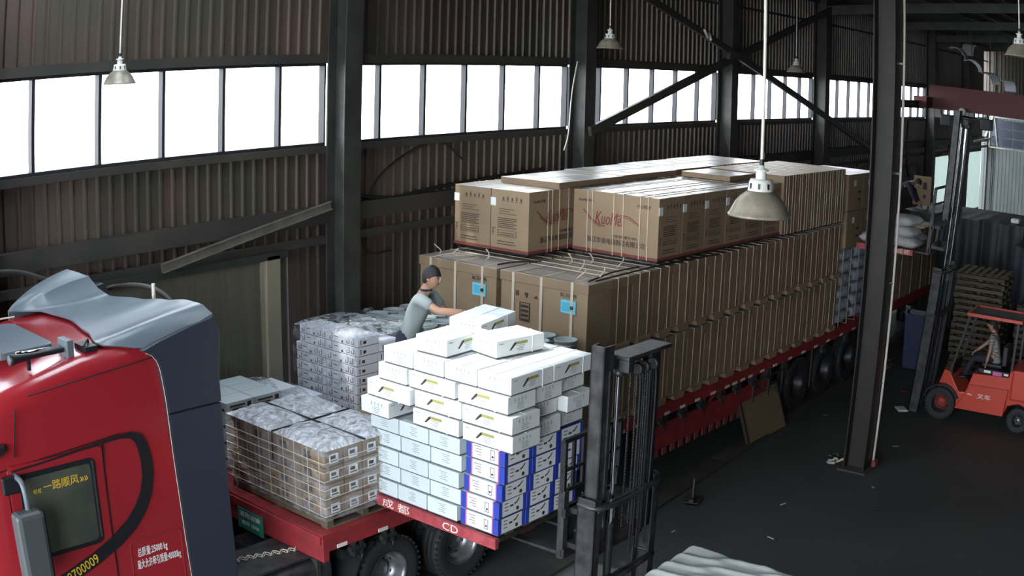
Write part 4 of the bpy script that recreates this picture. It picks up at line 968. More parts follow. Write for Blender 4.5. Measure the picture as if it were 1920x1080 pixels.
# -- pails
pl = thing('paint_pail', 'x', 'pail')
MB().lathe([(0, 0), (.128, 0), (.132, .01), (.150, .36), (.150, .385), (.157, .387), (.157, .40), (.150, .402), (.152, .43), (.158, .432), (.158, .452), (.150, .452), (.147, .425), (0, .420)], n=28).build('pail_body', m_pail, pl)
MB().lathe([(.150, .448), (.163, .448), (.165, .462), (.150, .466), (.145, .440), (0, .440)], n=28).build('lid', m_pail, pl)
MB().tube([(.163*math.cos(a*PI/10), .163*math.sin(a*PI/10), .40-.05*math.sin(a*PI/10)) for a in range(11)], .004, 5).build('handle', m_chrome, pl)
spots = [(3.42+i*.335, 2.05+j*.335) for i in range(4) for j in range(4)] + [(4.50, .18), (4.20, .42), (4.50, .55)]
fst = True
for q, (u, v) in enumerate(spots):
    for k in range(3):
        o = pl if fst else copy_tree(pl); fst = False; put(o, u+random.uniform(-.01, .01), v, DK+.003+k*.466, random.uniform(0, 6))
        if q < 16: o['label'] = 'pale grey pail behind the tower, %s tier, %s row from cab, %s from aisle' % (['bottom', 'middle', 'top'][k], ORD[q//4], ORD[q % 4]); o['group'] = 'pale grey pails behind the grey tower'
        else: o['label'] = 'pale grey lidded pail before the aisle-side freezer carton, %s tier, %s' % (['bottom', 'middle', 'top'][k], ['nearest the aisle', 'nearest the cab', 'innermost'][q-16]); o['group'] = 'pale grey pails by the freezer cartons'
# -- cartons the worker stands on
for k in range(2):
    for i in range(2):
        t = thing('brown_carton', 'plain brown carton under the standing worker, %s, %s' % (['lower', 'upper'][k], ['nearer the cab', 'farther from the cab'][i]), 'carton', group='cartons under the worker'); put(t, 1.50+i*.62, .34, DK+.005+k*.41)
        MB().box((0, 0, 0), (.61, .86, .405)).build('carton', m_tan2, t, bevel=.006); MB().box((0, .40, .405), (.61, .45, .407)).build('tape', m_strap, t)

# ================================================================== the white carton load held up by the near forklift
def white_proto():
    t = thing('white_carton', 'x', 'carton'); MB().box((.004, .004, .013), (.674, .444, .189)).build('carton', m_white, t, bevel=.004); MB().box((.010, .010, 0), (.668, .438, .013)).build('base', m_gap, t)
    b = MB(); lb = MB(); dk = MB()
    for f_ in (0, 1):
        def R(bb, h0, z0, h1, z1):
            if f_ == 0: bb.box((h0, 0, z0), (h1, .003, z1))
            else: bb.box((.68-h1, .447, z0), (.68-h0, .450, z1))
        R(lb, .27, .120, .43, .150)
        R(b, .04, .15, .10, .156); 
        for k in range(4): R(b, .28+.02*(k % 2), .105-k*.018, .40-.01*k, .109-k*.018)
        yy = (0, .003) if f_ == 0 else (.447, .450)
        p = [(.18, .068), (.205, .068), (.27, .125), (.27, .150), (.245, .142)]
        if f_: p = [(.68-x, z) for x, z in p][::-1]
        dk.prism(p, 'y', yy[0], yy[1])
    for f_ in (0, 1):
        for k in range(4):
            y = .10 + k*.055
            X = (0, .003) if f_ == 0 else (.677, .68)
            b.box((X[0], y, .135), (X[1], y+.022, .141)).box((X[0], y+.006, .145), (X[1], y+.014, .158)).box((X[0], y, .12), (X[1], y+.02, .124))
        for k in range(4): b.box((X[0] if 0 else ((0 if f_ == 0 else .677)), .15, .10-k*.02), ((.003 if f_ == 0 else .68), .24+.02*(k % 2), .104-k*.02))
    b.build('printed_marks', m_greyink, t); lb.build('olive_label', m_yel, t); dk.build('printed_marks', m_ink, t)
    MB().box((.0, .215, .189), (.68, .235, .1925)).build('tape', m_pale, t); MB().box((.50, -.001, .004), (.512, .451, .1915)).build('strap', m_whitep, t)
    return t
ZP = 1.60; PU, PV0, PV1 = 1.0, .27, -1.66
wp = white_proto(); fst = True
def put_white(u, v, z, along, lab, r=0.0, grp='white cartons on the raised forklift load'):
    """along 'v': long side faces the cab; 'u': short side faces the cab; (u, v) = nearest low corner (small u, small v)"""
    global fst
    o = wp if fst else copy_tree(wp); fst = False
    if along == 'u': put(o, u, v, z, r)
    else: put(o, u, v+.68, z, r - PI/2)
    o['label'] = lab; o['group'] = grp; return o
R5 = ['sixth', 'seventh', 'eighth', 'ninth']
rows = [ (0, 'u', [(.87, -.18)]), (0, 'v', [(.97, -1.13), (1.0-.03, -1.86)]),
         (1, 'v', [(.93, -.45), (.98, -1.15), (.97, -1.85)]),
         (2, 'u', [(1.0, -.33)]), (2, 'v', [(1.0, -1.04), (.99, -1.77)]) ]
for k, al, lst in rows:
    for (u, v) in lst:
        put_white(u, v, 2.60+k*.196, al, 'white carton in the %s course of raised load, %s, %s' % (R5[k], 'short end to the cab' if al == 'u' else 'label side to the cab', 'wall end' if v > -.5 else ('middle' if v > -1.5 else 'aisle corner')))
for j in range(4):
    for i in range(2):
        put_white(1.02+i*.69, -1.78+j*.46, 3.188, 'u', 'white carton in the top full course, %s from the aisle, %s' % (ORD[j], 'cab end' if i == 0 else 'rear end'))
for k, offs in ((0, (-1.74, -1.68)), (1, (-1.68, -1.80)), (2, (-1.74, -1.68))):
    for i, v in enumerate(offs): put_white(1.47+i*.47, v, 2.60+k*.196, 'v', 'white carton in the %s course of the aisle face, %s behind the corner carton' % (R5[k], ORD[i]))
for k in range(3): put_white(1.3+.5, -.9, 2.60+k*.196, 'v', 'white carton inside the raised load, %s course' % R5[k])
put_white(1.10, -.83, 3.386, 'u', 'loose white carton on top of the raised load, nearest the cab', .03)
put_white(1.44, -1.22, 3.386, 'u', 'loose white carton on top of the raised load, nearest the aisle, turned slightly', -.16)
o = put_white(1.83, -.66, 3.41, 'u', 'tilted white carton on top of the raised load that the worker is reaching for', .10); o.rotation_euler = (0.05, -.05, TA+.10)
# lower pale cartons
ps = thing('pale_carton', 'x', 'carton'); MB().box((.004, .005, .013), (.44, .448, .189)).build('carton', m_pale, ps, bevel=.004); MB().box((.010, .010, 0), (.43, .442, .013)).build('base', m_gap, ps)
b = MB()
for k in range(5): b.box((-.0005, .17+.02*(k % 2), .15-k*.022), (.003, .28-.015*(k % 3), .154-k*.022))
b.build('printed_marks', m_greyink, ps)
fst2 = True
for k in range(5):
    for j in range(3):
        o = ps if fst2 else copy_tree(ps); fst2 = False
        put(o, PU-.01+[.0, .02, .0, .02, .0][k], -.20-j*.457+[.02, -.01, .0, -.02, -.01][k], ZP+.015+k*.195)
        o['label'] = 'plain bluish white carton in the raised load, %s course, %s from the wall end' % (ORD[k], ORD[j]); o['group'] = 'plain bluish cartons low in the raised load'
# blue-ended cartons
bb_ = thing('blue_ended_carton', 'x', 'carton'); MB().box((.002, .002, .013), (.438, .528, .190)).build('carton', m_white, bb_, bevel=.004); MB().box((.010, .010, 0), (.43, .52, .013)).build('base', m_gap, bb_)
b = MB(); b.box((-.001, .0, .013), (.003, .075, .191)).box((-.001, .46, .013), (.003, .53, .191)).box((-.001, -.001, .013), (.05, .003, .191)).box((.39, -.001, .013), (.44, .003, .191)).box((0, 0, .189), (.44, .07, .1915)).build('blue_print', m_blue, bb_)
MB().box((-.0012, .075, .013), (.003, .09, .191)).box((-.0012, .445, .013), (.003, .46, .191)).build('magenta_print', m_pink, bb_)
b = MB()
for k in range(4): b.box((-.001, .32, .15-k*.03), (.003, .32+[.10, .07, .09, .05][k], .155-k*.03))
b.box((-.001, .14, .05), (.003, .145, .15)).box((-.001, .19, .05), (.003, .195, .15)).box((-.001, .14, .15), (.003, .195, .155)).box((-.001, .14, .045), (.003, .195, .05)).box((-.001, .155, .07), (.003, .18, .09))
for k in range(3): b.box((.09, -.0012, .15-k*.04), (.15, .003, .157-k*.04))
b.lathe([(0, -.0015), (.022, -.0015), (.022, .002)], (.30, 0, .055), 'y', 12).prism([(.25, .11), (.29, .12), (.335, .165), (.325, .17), (.285, .135), (.25, .125)], 'y', -.0012, .003).box((.18, -.0012, .10), (.23, .003, .12)); b.build('printed_marks', m_ink, bb_)
fst2 = True
for k in range(5):
    for i in range(3):
        o = bb_ if fst2 else copy_tree(bb_); fst2 = False
        put(o, PU+i*.445+[0, .01, .03, .05, .05][k], -1.665+(-.01 if i == 1 else 0)-[0, .0, .02, .03, .03][k], ZP+.015+k*.195)
        o['label'] = 'white carton with cobalt blue ends in the raised load, %s course, %s from the cab' % (ORD[k], ORD[i]); o['group'] = 'blue-ended cartons in the raised load'
# steel pallet with stencilled letters
sp_ = thing('steel_pallet', 'faded red steel pallet with pale stencilled characters, carried by the near forklift', 'pallet', TL(0, 0, 0), TA)
MB().box((PU-.06, PV1-.02, ZP-.115), (PU-.0, .30, ZP+.008)).build('front_beam', m_redpal, sp_, bevel=.006)
MB().box((2.32, PV1-.02, ZP-.115), (2.38, .30, ZP+.008)).build('rear_beam', m_redpal, sp_, bevel=.006)
for v in (-1.66, -.72, .22): MB().box((PU, v-.03, ZP-.04), (2.32, v+.03, ZP)).build('cross_beam', m_steel2, sp_)
for u in (1.2, 1.5, 1.8, 2.1): MB().box((u-.06, PV1, ZP), (u+.06, .27, ZP+.012)).build('deck_slat', m_wood, sp_)
text('成 都', .17, m_cream, sp_, (PU-.062, -.20, ZP-.055), RU, sxy=(1.15, .70)); text('CD', .16, m_cream, sp_, (PU-.062, -1.04, ZP-.055), RU, sxy=(1.05, .8))

# ================================================================== forklifts
me_fw = tyre_mesh(.33, .22, 28, .19); me_rw = tyre_mesh(.25, .18, 24, .14)
def forklift(lab, loc, rz, zin, zc, guard_z, rimcol, cyl=True, tilt=0.0, zout=2.3):
    t = thing('forklift', lab, 'forklift', loc, rz)
    MBX = MB
    hull = [(-2.15, .30), (-2.25, .45), (-2.25, 1.12), (-2.12, 1.22), (-1.45, 1.22), (-1.42, 1.05), (-.62, 1.02), (-.50, .62), (-.36, .60), (-.10, .98), (.02, 1.0), (.12, .66), (.12, .34), (-.35, .26), (-1.4, .26), (-1.48, .48), (-1.72, .56), (-1.98, .48), (-2.05, .30)]
    MBX().prism([(y, z) for y, z in hull], 'x', -.44, .44).build('chassis', m_orange, t, bevel=.02)
    MBX().prism([(-2.28, .34), (-2.34, .5), (-2.30, 1.15), (-2.1, 1.25), (-1.5, 1.24), (-1.5, .62), (-1.98, .62), (-2.1, .34)], 'x', -.52, .52).build('counterweight', m_orange, t, bevel=.05)
    for s_ in (-1, 1): MBX().prism([(-1.42, .28), (-1.46, .82), (-.60, .80), (-.42, .44), (-.32, .28)], 'x', s_*.44, s_*.53).build('side_panel', m_orange, t, bevel=.012)
    MBX().box((-.40, -1.42, 1.03), (.40, -.70, 1.14)).build('engine_hood', m_black, t, bevel=.03); MBX().box((-.25, -1.2, 1.14), (.25, -.75, 1.22)).box((-.25, -1.3, 1.2), (.25, -1.18, 1.6)).build('seat', m_black, t, bevel=.03)
    for s_ in (-1, 1):
        o = obj('wheel', me_fw, t, (s_*.47, 0, .33)); rmk = rim_mesh(.19, .05, 6, rimcol); r_ = obj('rim', rmk, o, (0, 0, 0), (0, 0, PI/2)); o.rotation_euler = (0, 0, 0)
        o.rotation_euler = (0, 0, PI/2); r_.rotation_euler = (0, 0, 0 if s_ > 0 else PI)
        r_.rotation_euler = (0, 0, PI if s_ > 0 else 0)
        o = obj('wheel', me_rw, t, (s_*.44, -1.77, .25), (0, 0, PI/2)); r_ = obj('rim', rim_mesh(.14, .04, 5, m_rim), o, (0, 0, 0), (0, 0, PI if s_ > 0 else 0))
        fd = []
        for k in range(8): a = PI*(.12+.80*k/7); fd.append((-.40*math.cos(a), .33+.40*math.sin(a)))
        fd += [(y*.93, .33+(z-.33)*.93) for y, z in fd[::-1]]
        MBX().prism(fd, 'x', s_*.36, s_*.58).build('fender', m_black, t)
        MBX().bar((s_*.42, -.12, .98), (s_*.42, -.42, guard_z), .05, .05).build('guard_post', m_black, t); MBX().bar((s_*.45, -1.47, 1.2), (s_*.45, -1.5, guard_z), .05, .06).build('guard_post', m_black, t)
    g = MBX(); 
    for s_ in (-1, 1): g.bar((s_*.46, -.38, guard_z), (s_*.46, -1.56, guard_z), .05, .06)
    g.bar((-.48, -.38, guard_z), (.48, -.38, guard_z), .05, .06).bar((-.48, -1.56, guard_z), (.48, -1.56, guard_z), .05, .06); g.build('guard_frame', m_orange, t)
    gb = MBX().bar((0, -.38, 0), (0, -1.56, 0), .03, .02).mesh('guard_bar', m_black)
    for k in range(6): obj('guard_bar', gb, t, (-.35+k*.14, 0, guard_z))
    MBX().tube([(0, -.28, .95), (0, -.52, 1.25)], .02, 6).lathe([(.15, 0), (.165, .01), (.165, .025), (.15, .03), (.15, 0)], (0, -.54, 1.27), 'z', 20).build('steering_wheel', m_black, t)
    MBX().box((-.40, -.16, .62), (.40, -.10, 1.12)).build('dashboard', m_black, t)
    # mast
    before = set(t.children)
    for s_ in (-1, 1):
        MBX().box((s_*.58, .44, .06), (s_*.55, .66, zout)).box((s_*.58, .44, .06), (s_*.47, .46, zout)).box((s_*.58, .64, .06), (s_*.47, .66, zout)).build('outer_mast_rail', m_mastg, t, bevel=.004)
        zr = zin if s_ < 0 else zin-.17; MBX().box((s_*.50, .48, zin-2.15), (s_*.475, .64, zr)).box((s_*.50, .48, zin-2.15), (s_*.34, .50, zr)).box((s_*.50, .62, zin-2.15), (s_*.38, .64, zr)).build('inner_mast_rail', m_mastg if s_ < 0 else m_mast, t, bevel=.003); MBX().box((s_*.40, .474, zin-1.9), (s_*.375, .48, zin-.25)).build('worn_runner', m_chrome if s_ < 0 else m_mastg, t)  # left chrome strip stands in for the highlight on the inner rail edge
    MBX().box((-.32, .50, zin-.24), (.47, .62, zin-.14)).box((-.26, .36, zin-.16), (.52, .62, zin-.12)).box((-.26, .36, zin-.28), (-.16, .48, zin-.16)).build('inner_crosshead', m_mastg, t, bevel=.008)
    for z in (zout-.08, zout-.95): MBX().tube(spline([(-.56, .66, z), (-.55, .44, z), (-.2, .38, z-.01), (.3, .38, z+.02), (.55, .44, z), (.56, .62, z)], 4), .028, 8).box((-.54, .42, z-.05), (.54, .45, z+.02)).build('outer_crossbar', m_mastg, t)
    for x in ((-.22,) if cyl else (.22, -.22)):
        c_ = MBX().tube([(x, .50, .15), (x, .50, zout-.35)], .042, 14).build('lift_cylinder', m_mast, t); MBX().tube([(x, .50, zout-.35), (x, .50, zin-.30)], .023, 12).build('chrome_rod', m_chrome, c_)
        MBX().lathe([(0, 0), (.055, 0), (.06, .03), (.045, .08), (0, .08)], (x, .50, zin-.33), 'z', 14).build('rod_head', m_mastg, c_)
        if x > 0 and cyl: c_.scale = (1, 1, 1); 
    for x in (.02, .14, .30):
        MBX().lathe([(0, -.018), (.05, -.018), (.065, -.014), (.055, -.006), (.055, .006), (.065, .014), (.05, .018), (0, .018)], (x, .44, zin-.30), 'x', 18).build('chain_sheave', m_mastg, t)
        c_ = MBX()
        for k in range(int((zin-.35-zc-.3)/.032)):
            z = zc+.3+k*.032; c_.box((x-.012, .51+.002*(k % 2), z), (x+.012, .522, z+.024))
        o = c_.build('lift_chain', m_mastg, t); o['kind'] = 'stuff'
    for k, x in enumerate((.05, .10, .18, .22, .34)): MBX().tube(spline([(x, .43, zin-.28), (x+.006, .42, zin-.6), (x-.004, .42, zin-1.4), (x, .43, max(.4, zin-2.3))], 4), .012, 6).build('hydraulic_hose', m_black, t)
    # carriage
    yc = .86 if cyl else .78
    for s_ in (-1, 1):
        MBX().box((s_*.50, yc+.02, zc-.02), (s_*.42, yc+.10, zc+.75)).build('carriage_post', m_mastg, t, bevel=.006)
        MBX().box((s_*.50, yc+.03, zc+.75), (s_*.46, yc+.09, zc+1.28)).build('backrest_post', m_black, t)
        MBX().prism([(yc+.12, zc+.55), (yc+.07, zc+.55), (yc+.07, zc-.06), (yc+1.25, zc-.06), (yc+1.25, zc-.045), (yc+.12, zc-.02)], 'x', s_*.36, s_*.24).build('fork', m_mastg, t, bevel=.004)
    MBX().box((-.42, .52, zc+.1), (.42, yc+.08, zc+.16)).box((-.42, .66, zc+.5), (.42, yc+.08, zc+.56)).box((-.50, yc, zc+.0), (.50, yc+.05, zc+.1)).box((-.50, yc, zc+.46), (.50, yc+.05, zc+.56)).build('carriage_plate', m_mast, t)
    bk = MBX().box((-.5, yc+.04, zc+1.26), (.5, yc+.08, zc+1.30)).box((-.5, yc+.04, zc+.95), (.5, yc+.07, zc+.98)).box((-.5, yc+.04, zc+.72), (.5, yc+.07, zc+.76)).build('backrest_rail', m_black, t)
    bm_ = MBX().box((-.018, 0, 0), (.018, .03, .55)).mesh('backrest_bar', m_black)
    for k in range(5): obj('backrest_bar', bm_, t, (-.32+.16*k, yc+.045, zc+.73))
    MBX().tube(spline([(-.30, yc-.05, zc+.7), (-.15, yc-.12, zc+.6), (-.25, yc-.14, zc+.3), (-.1, yc-.1, zc+.15)], 5), .014, 6).build('carriage_hose', m_mastg, t)
    if tilt:
        Rt = Matrix.Translation((0, .5, .3)) @ Matrix.Rotation(tilt, 4, 'X') @ Matrix.Translation((0, -.5, -.3))
        for o in t.children:
            if o not in before: o.matrix_local = Rt @ o.matrix_local
    return t
fk1 = forklift('forklift with a tall worn steel mast in the foreground, lifting the white cartons', TL(1.70, -3.24, 0), TA, 3.84, 1.52, 1.56, m_rim)
sh = MB(); random.seed(21); nx, ny = 26, 30; vs = []
for i in range(nx+1):
    for j in range(ny+1):
        x = -.56 + 1.06*i/nx; y = -.09 - 1.6*j/ny
        z = .03*math.sin(x*26+y*9+.8*math.sin(y*11)) + .014*math.sin(x*50+5*y) + random.uniform(-.006, .006)
        e = min(i, nx-i, j); z = z*.6 + 1.64 - (.11 if e == 0 else (.03 if e == 1 else 0))
        vs.append((x+random.uniform(-.006, .006), y, z))
sh.add(vs, [(i*(ny+1)+j, (i+1)*(ny+1)+j, (i+1)*(ny+1)+j+1, i*(ny+1)+j+1) for i in range(nx) for j in range(ny)], 0, True)
o = sh.build('crumpled_sheet', m_sheet); put(o, 1.69, -3.2, 0); so_ = o.modifiers.new('s', 'SOLIDIFY'); so_.thickness = .012; o.modifiers.new('b', 'SUBSURF').levels = 1
tag(o, 'crumpled pale sheet lying over the overhead guard of the near forklift', 'sheet')
fk2 = forklift('red forklift standing in the dark aisle with its mast raised high and a driver seated', (21.28, 5.10, 0), .0, 6.1, 3.22, 2.18, m_inkred, cyl=False, zout=3.0, tilt=.07)
text('叉车', .16, m_whitep, fk2, (-.535, -.95, .60), RU, sxy=(1, .7)); text('HXS', .16, m_whitep, fk2, (-.50, .455, 1.3), (PI/2, -PI/2, 0)); text('~', .2, m_whitep, fk2, (-.535, -.62, .62), RU)
lb = MB().box((-.41, -1.25, 1.04), (-.402, -1.05, 1.12)).build('red_label', m_pink, fk2); MB().box((-.41, -1.0, 1.07), (-.402, -.85, 1.12)).build('white_label', m_whitep, fk2); MB().box((-.41, -1.40, 1.07), (-.402, -1.30, 1.11)).build('white_label', m_whitep, fk2)
b = MB().box((-.5, .42, 2.0), (-.42, .95, 2.08)).box((-.5, .90, 1.98), (-.40, 1.0, 2.14)).build('side_bracket', m_mastg, fk2)
for z in (1.75, 2.85): MB().lathe([(0, -.03), (.05, -.03), (.05, .03), (0, .03)], (-.5, .44, z), 'x', 12).build('work_light', m_whitep, fk2)
# raised red pallet of sacks on the far forklift
t = thing('steel_pallet', 'dark red steel pallet with pale characters, raised high by the far forklift', 'pallet', (21.28, 5.10, 0), 0)
MB().box((-.62, .92, 3.16), (-.56, 2.15, 3.27)).build('side_beam', m_redpal, t); MB().box((.56, .92, 3.16), (.62, 2.15, 3.27)).build('side_beam', m_redpal, t)
for k in range(7): MB().box((-.56, .92+k*.18, 3.24), (.56, 1.05+k*.18, 3.265)).build('deck_slat', m_wood, t)
text('成都', .13, m_cream, t, (-.622, 1.12, 3.215), RU, sxy=(1.1, .8))
sm2 = [sack_mesh(.78, .55, .22, seed=30+s, m=m_sack) for s in range(3)]
for k, (x, y, z, r, lab) in enumerate(((-.25, 1.25, 0, 1.5, 'bottom one nearest the mast'), (-.25, 1.78, 0, 1.6, 'bottom one farthest from the mast'), (.3, 1.3, 0, 1.5, 'bottom one behind'), (-.22, 1.30, .2, 1.35, 'upper one nearest the mast'), (.25, 1.75, .0, 1.7, 'bottom one at the far corner'), (-.15, 1.28, .40, 1.2, 'topmost one'))):
    o = obj('grey_sack', sm2[k % 3]); o.location = (21.28+x, 5.10+y, 3.27+z); o.rotation_euler = (random.uniform(-.05, .05), random.uniform(-.06, .06), r)
    tag(o, 'pale grey woven sack on the raised red pallet, %s' % lab, 'sack', 'grey sacks on the raised far pallet')
# ================================================================== people
def skin_obj(name, pts, edges, m, parent, levels=2, root=0):
    """pts: list of (x, y, z, radius)"""
    me = bpy.data.meshes.new(name); me.from_pydata([p[:3] for p in pts], edges, []); o = bpy.data.objects.new(name, me); COL.objects.link(o)
    sk = o.modifiers.new('skin', 'SKIN'); sk.branch_smoothing = .6; ss = o.modifiers.new('sub', 'SUBSURF'); ss.levels = levels; ss.render_levels = levels
    for i, p in enumerate(pts):
        r = p[3] if isinstance(p[3], tuple) else (p[3], p[3]); me.skin_vertices[0].data[i].radius = r; me.skin_vertices[0].data[i].use_root = (i == root)
    bpy.context.view_layer.update()
    em = bpy.data.meshes.new_from_object(o.evaluated_get(bpy.context.evaluated_depsgraph_get())); em.name = name
    bpy.data.objects.remove(o); em.materials.clear()
    for mt in (m if isinstance(m, list) else [m]): em.materials.append(mt)
    for p in em.polygons: p.use_smooth = True
    o = bpy.data.objects.new(name, em); COL.objects.link(o); o.parent = parent; return o
def head(parent, pos, face_dir, tilt=0.0, m_h=None, h=.235):
    """a head with brow, nose, mouth, eyes, ears and hair; face_dir is the horizontal look direction"""
    fx = Vector(face_dir).normalized(); up = Vector((0, 0, 1)); sdv = fx.cross(up).normalized(); up = sdv.cross(fx)
    Mx = Matrix((sdv, fx, up)).transposed().to_4x4() @ Matrix.Rotation(tilt, 4, 'X'); Mx.translation = Vector(pos)
    b = MB(); N1, N2 = 18, 22; vs = []
    for i in range(N1+1):
        a = PI*i/N1; z = math.cos(a); r = math.sin(a)
        for k in range(N2):
            t = 2*PI*k/N2; x = r*math.sin(t); y = r*math.cos(t)
            X = x*.074; Y = y*.094; Z = z*h/2
            if z < -.1: j = min(1, (-z-.1)/.9); X *= 1-.38*j; Y = Y*(1-.25*j) + .016*j
            if y > .5 and -.25 < z < .15: Y += .012*max(0, 1-abs(x)/.22)*max(0, 1-abs(z+.08)/.16)*1.5   # nose
            if y > .6 and abs(z+.02-.12) < .07: Y -= .004                                                # eye line
            if y > .6 and abs(z+.42) < .05: Y += .003
            vs.append((X, Y, Z))
    fs = [(i*N2+k, i*N2+(k+1) % N2, (i+1)*N2+(k+1) % N2, (i+1)*N2+k) for i in range(N1) for k in range(N2)]
    b.add(vs, fs, 0, True)
    for s_ in (-1, 1): b.lathe([(0, -.006), (.016, -.006), (.020, 0), (.014, .006), (0, .004)], (s_*.075, -.004, -.008), 'x', 10)
    b.prism([(-.010, -.022), (.010, -.022), (0, .028)], 'y', .088, .113)
    o = b.build('head', m_h or m_skin, parent); o.matrix_local = Mx
    e = MB()
    for s_ in (-1, 1): e.lathe([(0, -.004), (.009, 0), (0, .004)], (s_*.028, .088, .012), 'y', 8).box((s_*.028-.014, .086, .026), (s_*.028+.014, .092, .030))
    e.box((-.02, .084, -.055), (.02, .090, -.051)); e.build('face_features', m_hair, o)
    hb = MB(); vs = []; rr = random.Random(5)
    for i in range(12):
        a = PI*.66*i/11; z = math.cos(a); r = math.sin(a)
        for k in range(N2):
            t = 2*PI*k/N2; x = r*math.sin(t); y = r*math.cos(t); q = 1.13 + rr.uniform(-.03, .05)
            Z = z*h/2*q + .004; Y = y*.094*q; X = x*.074*q
            if y > .35: Z = max(Z, .040 + .0*x); Y = min(Y, .099)
            elif y > -.25: Z = max(Z, .006)
            else: Z = max(Z, -.058)
            vs.append((X, Y, Z))
    fs = [(i*N2+k, i*N2+(k+1) % N2, (i+1)*N2+(k+1) % N2, (i+1)*N2+k) for i in range(11) for k in range(N2)] + [tuple(range(11*N2, 12*N2))]
    hb.add(vs, fs, 0, True); hb.build('hair', m_hair, o); return o
def hand(parent, wrist, direction, palm_n, m, curl=.5, side=1, size=.185):
    d = Vector(direction).normalized(); n = Vector(palm_n); n = (n - d*n.dot(d)).normalized(); s_ = d.cross(n)*side; k = size/.185
    W = Vector(wrist); pts = [(*(W - d*.02), .026*k), (*(W + d*.045*k), (.040*k, .018*k)), (*(W + d*.085*k), (.040*k, .016*k))]; ed = [(0, 1), (1, 2)]
    for q, (off, ln) in enumerate(((-.030, .070), (-.010, .080), (.010, .075), (.030, .058))):
        base = W + d*.088*k + s_*off*k; a = 0; p = base; i0 = len(pts); pts.append((*base, .0095*k)); ed.append((2, i0))
        for j in range(3):
            a += curl*.55; p = p + (d*math.cos(a) + n*math.sin(a))*ln*k/3; pts.append((*p, (.0088-.001*j)*k)); ed.append((i0+j, i0+j+1))
    tb = W + d*.035*k - s_*.036*k; i0 = len(pts); pts.append((*tb, .012*k)); ed.append((1, i0)); p = tb + (d*.6 - s_*.6 + n*.3).normalized()*.036*k; pts.append((*p, .0105*k)); ed.append((i0, i0+1)); p = p + (d*.8 + n*.5).normalized()*.03*k; pts.append((*p, .009*k)); ed.append((i0+1, i0+2))
    return skin_obj('hand', pts, ed, m, parent, 1)
